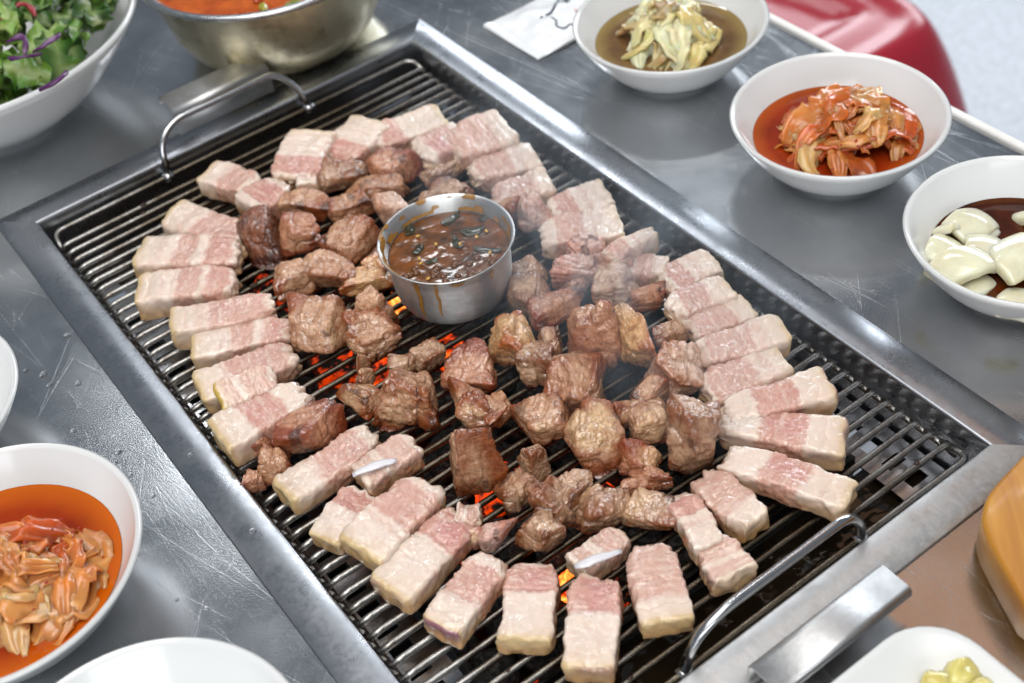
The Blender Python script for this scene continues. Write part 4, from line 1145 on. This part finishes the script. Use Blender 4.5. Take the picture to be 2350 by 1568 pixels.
S(1165, 285, 1028, 334, 100, 'f', .0150, 37, .35, (1, .9), 0, .4, tan=.25, label='broad white slice at the far right end of the rim')
# back rim
S(1015, 262, 855, 316, 68, 'c', .0145, 38, .6, (1, .95), 0, .45, tan=.6, label='slice with yellow skin end, rightmost of the back row')
S(1062, 300, 958, 352, 72, 'r', .0140, 39, .75, (.9, 1), 0, .55, tan=0, label='deep pink piece tucked behind the broad white slice')
S(852, 270, 766, 352, 84, 'c', .0145, 40, .75, (1, .95), 0, .5, tan=.4, label='slice with rosy lower end in the middle of the back row')
S(716, 296, 664, 396, 100, 'c', .0150, 41, .8, (1, 1), 0, .55, tan=.4, label='wide slice with rosy lower end, leftmost of the back row')
S(700, 420, 706, 385, 44, 'd', .0130, 141, .1, (1, .9), 0, .6, tan=.1, label='small fat nub under the leftmost back row slice')

K = chunk
K(780, 402, 118, 84, 'brown chunk right below the leftmost back row slice', 'grey', 1, 0, [(-18, 0, .68, 1, 1, 0), (26, -6, .6, .8, .9, 20)])
K(908, 382, 124, 88, 'dark crusted chunk below the middle of the back row', 'red', 2, -10)
K(1018, 398, 104, 62, 'chunk with a red rim below the deep pink piece', 'grey', 3, 10, [(-10, 0, .75, 1, 1, 0), (28, -6, .5, .9, 1.1, 0)])
K(862, 438, 146, 82, 'broad flat brown chunk in the third row from the back', 'brown', 4, 5)
K(692, 470, 138, 74, 'wide chunk with pale rind directly behind two dark cubes at left', 'brown', 5, 0, hz=.017)
K(800, 476, 124, 76, 'ruddy chunk behind the upright pale brown cube', 'red', 6, 10)
K(908, 486, 98, 88, 'chunk with a white cut face touching the back of the cup', 'pale', 7, 25)
K(1028, 446, 128, 76, 'chunk with red lower edge just behind the cup', 'grey', 8, 0, [(14, 0, .72, 1, 1, 10), (-36, 4, .42, .8, .8, 0)])
K(1152, 486, 78, 70, 'small chunk peeking out behind the right rim of the cup', 'brown', 9, 0)
K(602, 548, 112, 144, 'dark charred chunk beside the third belly slice on the left', 'dark', 10, 0, char=.5)
K(690, 538, 94, 100, 'squat glossy cube left of the pale brown cube', 'red', 11, 0)
K(806, 552, 140, 112, 'pale brown cube left of the cup rim', 'brown', 12, -5, fat=.5)
K(722, 634, 176, 116, 'long chunk with yellow fat and a pale swollen side left of the cup', 'brown', 13, 0, [(-46, 6, .50, 1.0, .9, 20), (30, -4, .66, .85, 1.0, -12)], fat=.8)
K(842, 622, 122, 108, 'golden edged chunk squeezed against the left side of the cup', 'fatty', 14, 20, [(0, 0, 1, 1, 1, 0), (36, -24, .5, .7, 1.1, 0)])
K(736, 742, 142, 132, 'large smooth cube at left beside the ragged belly slice', 'brown', 15, -8, fat=.5, facets=4)
K(852, 748, 132, 172, 'big ragged chunk with a burnt tip in front of the cup at left', 'brown', 16, 12, [(0, 14, .85, 1, 1, 0), (14, -44, .62, .6, 1.25, 30), (-30, -10, .5, .7, 1.0, 0)], rough=1.6)
K(826, 890, 104, 140, 'wedge shaped chunk with a stretched tail at centre left', 'brown', 17, -20, [(6, 10, .85, .9, 1, -20), (-20, -48, .34, .55, 1.2, -10), (-48, -92, .22, .42, 1.3, -30)], char=.15)
K(956, 822, 126, 90, 'small two lobed chunk between the cup and the folded chunk', 'grey', 18, 0, [(26, -6, .58, .9, 1, 40), (-34, 8, .44, .7, .8, 0)], rough=1.5)
K(932, 918, 148, 138, 'rolled chunk with fibrous folds at centre left', 'brown', 19, 0, rough=1.7, facets=4)
K(1076, 840, 120, 122, 'square brown chunk in front of the cup', 'red', 20, -12)
K(1176, 776, 122, 120, 'lumpy golden chunk directly in front of the right side of the cup', 'fatty', 21, 10, rough=1.4, facets=4)
K(1272, 712, 120, 96, 'chunk lying on top behind the tall red sided cube', 'red', 22, 20, z0=.004)
K(1366, 772, 122, 156, 'tall cube with a red side right of the cup', 'red', 23, -10, hz=.033, p=9)
K(1238, 818, 104, 132, 'chunk with a two humped top between the golden lump and the tall cube', 'grey', 24, 0, [(-14, 4, .74, 1, 1, 0), (28, -24, .55, .7, 1.05, 15)])
K(1454, 770, 104, 140, 'chunk with a glistening yellow fat face right of the tall cube', 'fatty', 25, 15, fat=.9, facets=4)
K(1318, 884, 142, 146, 'chunk with an off white fat side and crusty top at the centre', 'brown', 26, -5, [(-8, 0, .85, 1, 1, 0), (44, 22, .38, .7, .8, 0)], fat=.9)
K(1542, 852, 144, 132, 'rounded chunk with a crisp red top near the right belly row', 'pale', 27, 0, facets=4, fat=.5)
K(1538, 768, 78, 66, 'small pink brown cube behind the crisp topped chunk', 'grey', 28, 10)
K(1478, 942, 138, 154, 'chunk with a smooth oval face at right of centre', 'brown', 29, 20, [(0, 14, .72, 1, 1, 0), (24, -40, .58, .6, 1.15, 30), (-44, -20, .42, .4, .9, 20)], fat=.6)
K(1592, 996, 118, 172, 'tall flat chunk leaning toward the right belly row', 'grey', 30, 10, hz=.030)
K(1364, 1006, 132, 176, 'chunk with a torn yellow fat patch in front of the centre', 'brown', 31, 12, hz=.026, fat=.9, facets=4)
K(1240, 962, 146, 116, 'round topped chunk with a charred black underside', 'brown', 32, 0, char=.45, fat=.7, facets=3)
K(1102, 932, 142, 126, 'knobbly chunk with a pale bulge at centre front', 'brown', 33, 0, [(-26, -18, .52, .8, 1, 0), (-6, 20, .6, .7, .9, 0), (42, 8, .48, .8, .95, 20)], fat=.8, rough=1.3)
K(1102, 1062, 130, 148, 'tall brown cube standing alone in the front middle', 'brown', 34, 8, hz=.030)
K(1198, 1100, 124, 150, 'slanting fibrous strip right of the lone brown cube', 'grey', 35, 0, [(20, -34, .62, .7, 1, 30), (-14, 22, .62, .7, .9, 30), (-44, 44, .35, .45, .8, 0)], rough=1.6)
K(1478, 1072, 126, 128, 'knotted chunk with reddish knobs at front right', 'red', 36, 0, [(-6, -22, .8, .65, 1, 0), (26, 22, .6, .55, .85, 0), (-20, 36, .6, .5, .7, 0)], fat=.6, rough=1.4)
K(1270, 1172, 168, 178, 'long crooked strip running from the centre to the front rim', 'grey', 37, 0, [(44, -48, .50, .45, 1, 20), (6, -8, .55, .5, 1, 40), (-28, 44, .52, .55, 1, 30)], rough=1.7)
K(1426, 1168, 232, 108, 'bone shaped strip lying across the front embers', 'grey', 38, -6, [(-54, -2, .52, 1, 1, 0), (58, 2, .52, .95, .95, 0)], rough=1.4, fat=.6)
K(1132, 1228, 108, 76, 'whitish gristly scrap at the tip of the purple skinned slice', 'pink', 39, 0, [(16, 0, .72, 1, 1, 0), (-36, -6, .40, .7, .9, 20)], fat=.9)
K(712, 978, 158, 120, 'dark brown block beside the pale thick slice at lower left', 'red', 40, 8, p=10, facets=3, rough=.8)
K(616, 1062, 122, 128, 'crinkled chunk with a hole, touching the left flange side', 'red', 41, 0, [(20, 12, .72, .75, 1, 0), (-26, -34, .5, .4, .9, 30), (-34, 40, .45, .4, .7, 0), (34, -34, .4, .4, .9, 0)], rough=1.5)
K(1216, 656, 104, 132, 'greyish chunk in the smoke at the right side of the cup', 'grey', 42, 0, [(0, 22, 1, .9, 1, 0), (-6, -36, .85, .6, 1, 10)])
K(1236, 484, 94, 96, 'rosy swollen lump at the inner end of a white slice on the right rim', 'pink', 43, 0, facets=4, group='half raw pork lumps on the right')
K(1332, 612, 132, 142, 'ragged raw pink lump under the pointed fat tail', 'pink', 44, 0, [(0, 20, .85, .8, 1, 0), (20, -34, .75, .6, 1.1, 20), (-10, 52, .4, .4, .7, 0)], rough=1.4, group='half raw pork lumps on the right')
K(1424, 648, 126, 122, 'swollen pale lump between the raw pink lump and the right belly row', 'pale', 45, 0, [(-8, 8, .9, .9, 1, 0), (8, -36, .6, .5, 1, 0)], facets=4, group='half raw pork lumps on the right')
K(1492, 680, 84, 70, 'small reddish cube by the inner end of the pale eighth slice', 'red', 46, 10)
# ------------------------------------------------------------------ smoke drifting off the meat
def smoke_material():
    m = bpy.data.materials.new('thin_blue_smoke'); m.use_nodes = True; t = m.node_tree; t.nodes.clear()
    out = t.nodes.new('ShaderNodeOutputMaterial'); pv = t.nodes.new('ShaderNodeVolumePrincipled')
    pv.inputs['Color'].default_value = (.78, .89, 1.0, 1); pv.inputs['Anisotropy'].default_value = .25
    tc = t.nodes.new('ShaderNodeTexCoord'); mp = t.nodes.new('ShaderNodeMapping'); mp.inputs['Scale'].default_value = (1, 1, .45)
    t.links.new(tc.outputs['Object'], mp.inputs[0])
    nz = t.nodes.new('ShaderNodeTexNoise'); nz.inputs['Scale'].default_value = 30; nz.inputs['Detail'].default_value = 3; nz.inputs['Distortion'].default_value = 1.2
    t.links.new(mp.outputs[0], nz.inputs['Vector'])
    mr = t.nodes.new('ShaderNodeMapRange'); mr.inputs[1].default_value = .44; mr.inputs[2].default_value = .72; mr.inputs[3].default_value = 0; mr.inputs[4].default_value = 1
    t.links.new(nz.outputs['Fac'], mr.inputs[0])
    # fades towards the edge of the cloud
    g = t.nodes.new('ShaderNodeTexGradient'); g.gradient_type = 'SPHERICAL'
    m2 = t.nodes.new('ShaderNodeMapping'); m2.vector_type = 'POINT'; m2.inputs['Scale'].default_value = (1 / .085, 1 / .15, 1 / .075)
    t.links.new(tc.outputs['Object'], m2.inputs[0]); t.links.new(m2.outputs[0], g.inputs[0])
    mu = t.nodes.new('ShaderNodeMath'); mu.operation = 'MULTIPLY'; t.links.new(mr.outputs[0], mu.inputs[0]); t.links.new(g.outputs['Fac'], mu.inputs[1])
    mk = t.nodes.new('ShaderNodeMath'); mk.operation = 'MULTIPLY'; mk.inputs[1].default_value = 15.0; t.links.new(mu.outputs[0], mk.inputs[0])
    t.links.new(mk.outputs[0], pv.inputs['Density']); t.links.new(pv.outputs[0], out.inputs['Volume'])
    return m
sv, sf = cube_sphere(8)
sc = P(1350, 560, .04)
tag(mesh('smoke', sv * np.array([.085, .15, .075]), sf, smoke_material(), loc=sc), 'thin bluish smoke rising beside the sauce cup', 'smoke', kind='stuff')
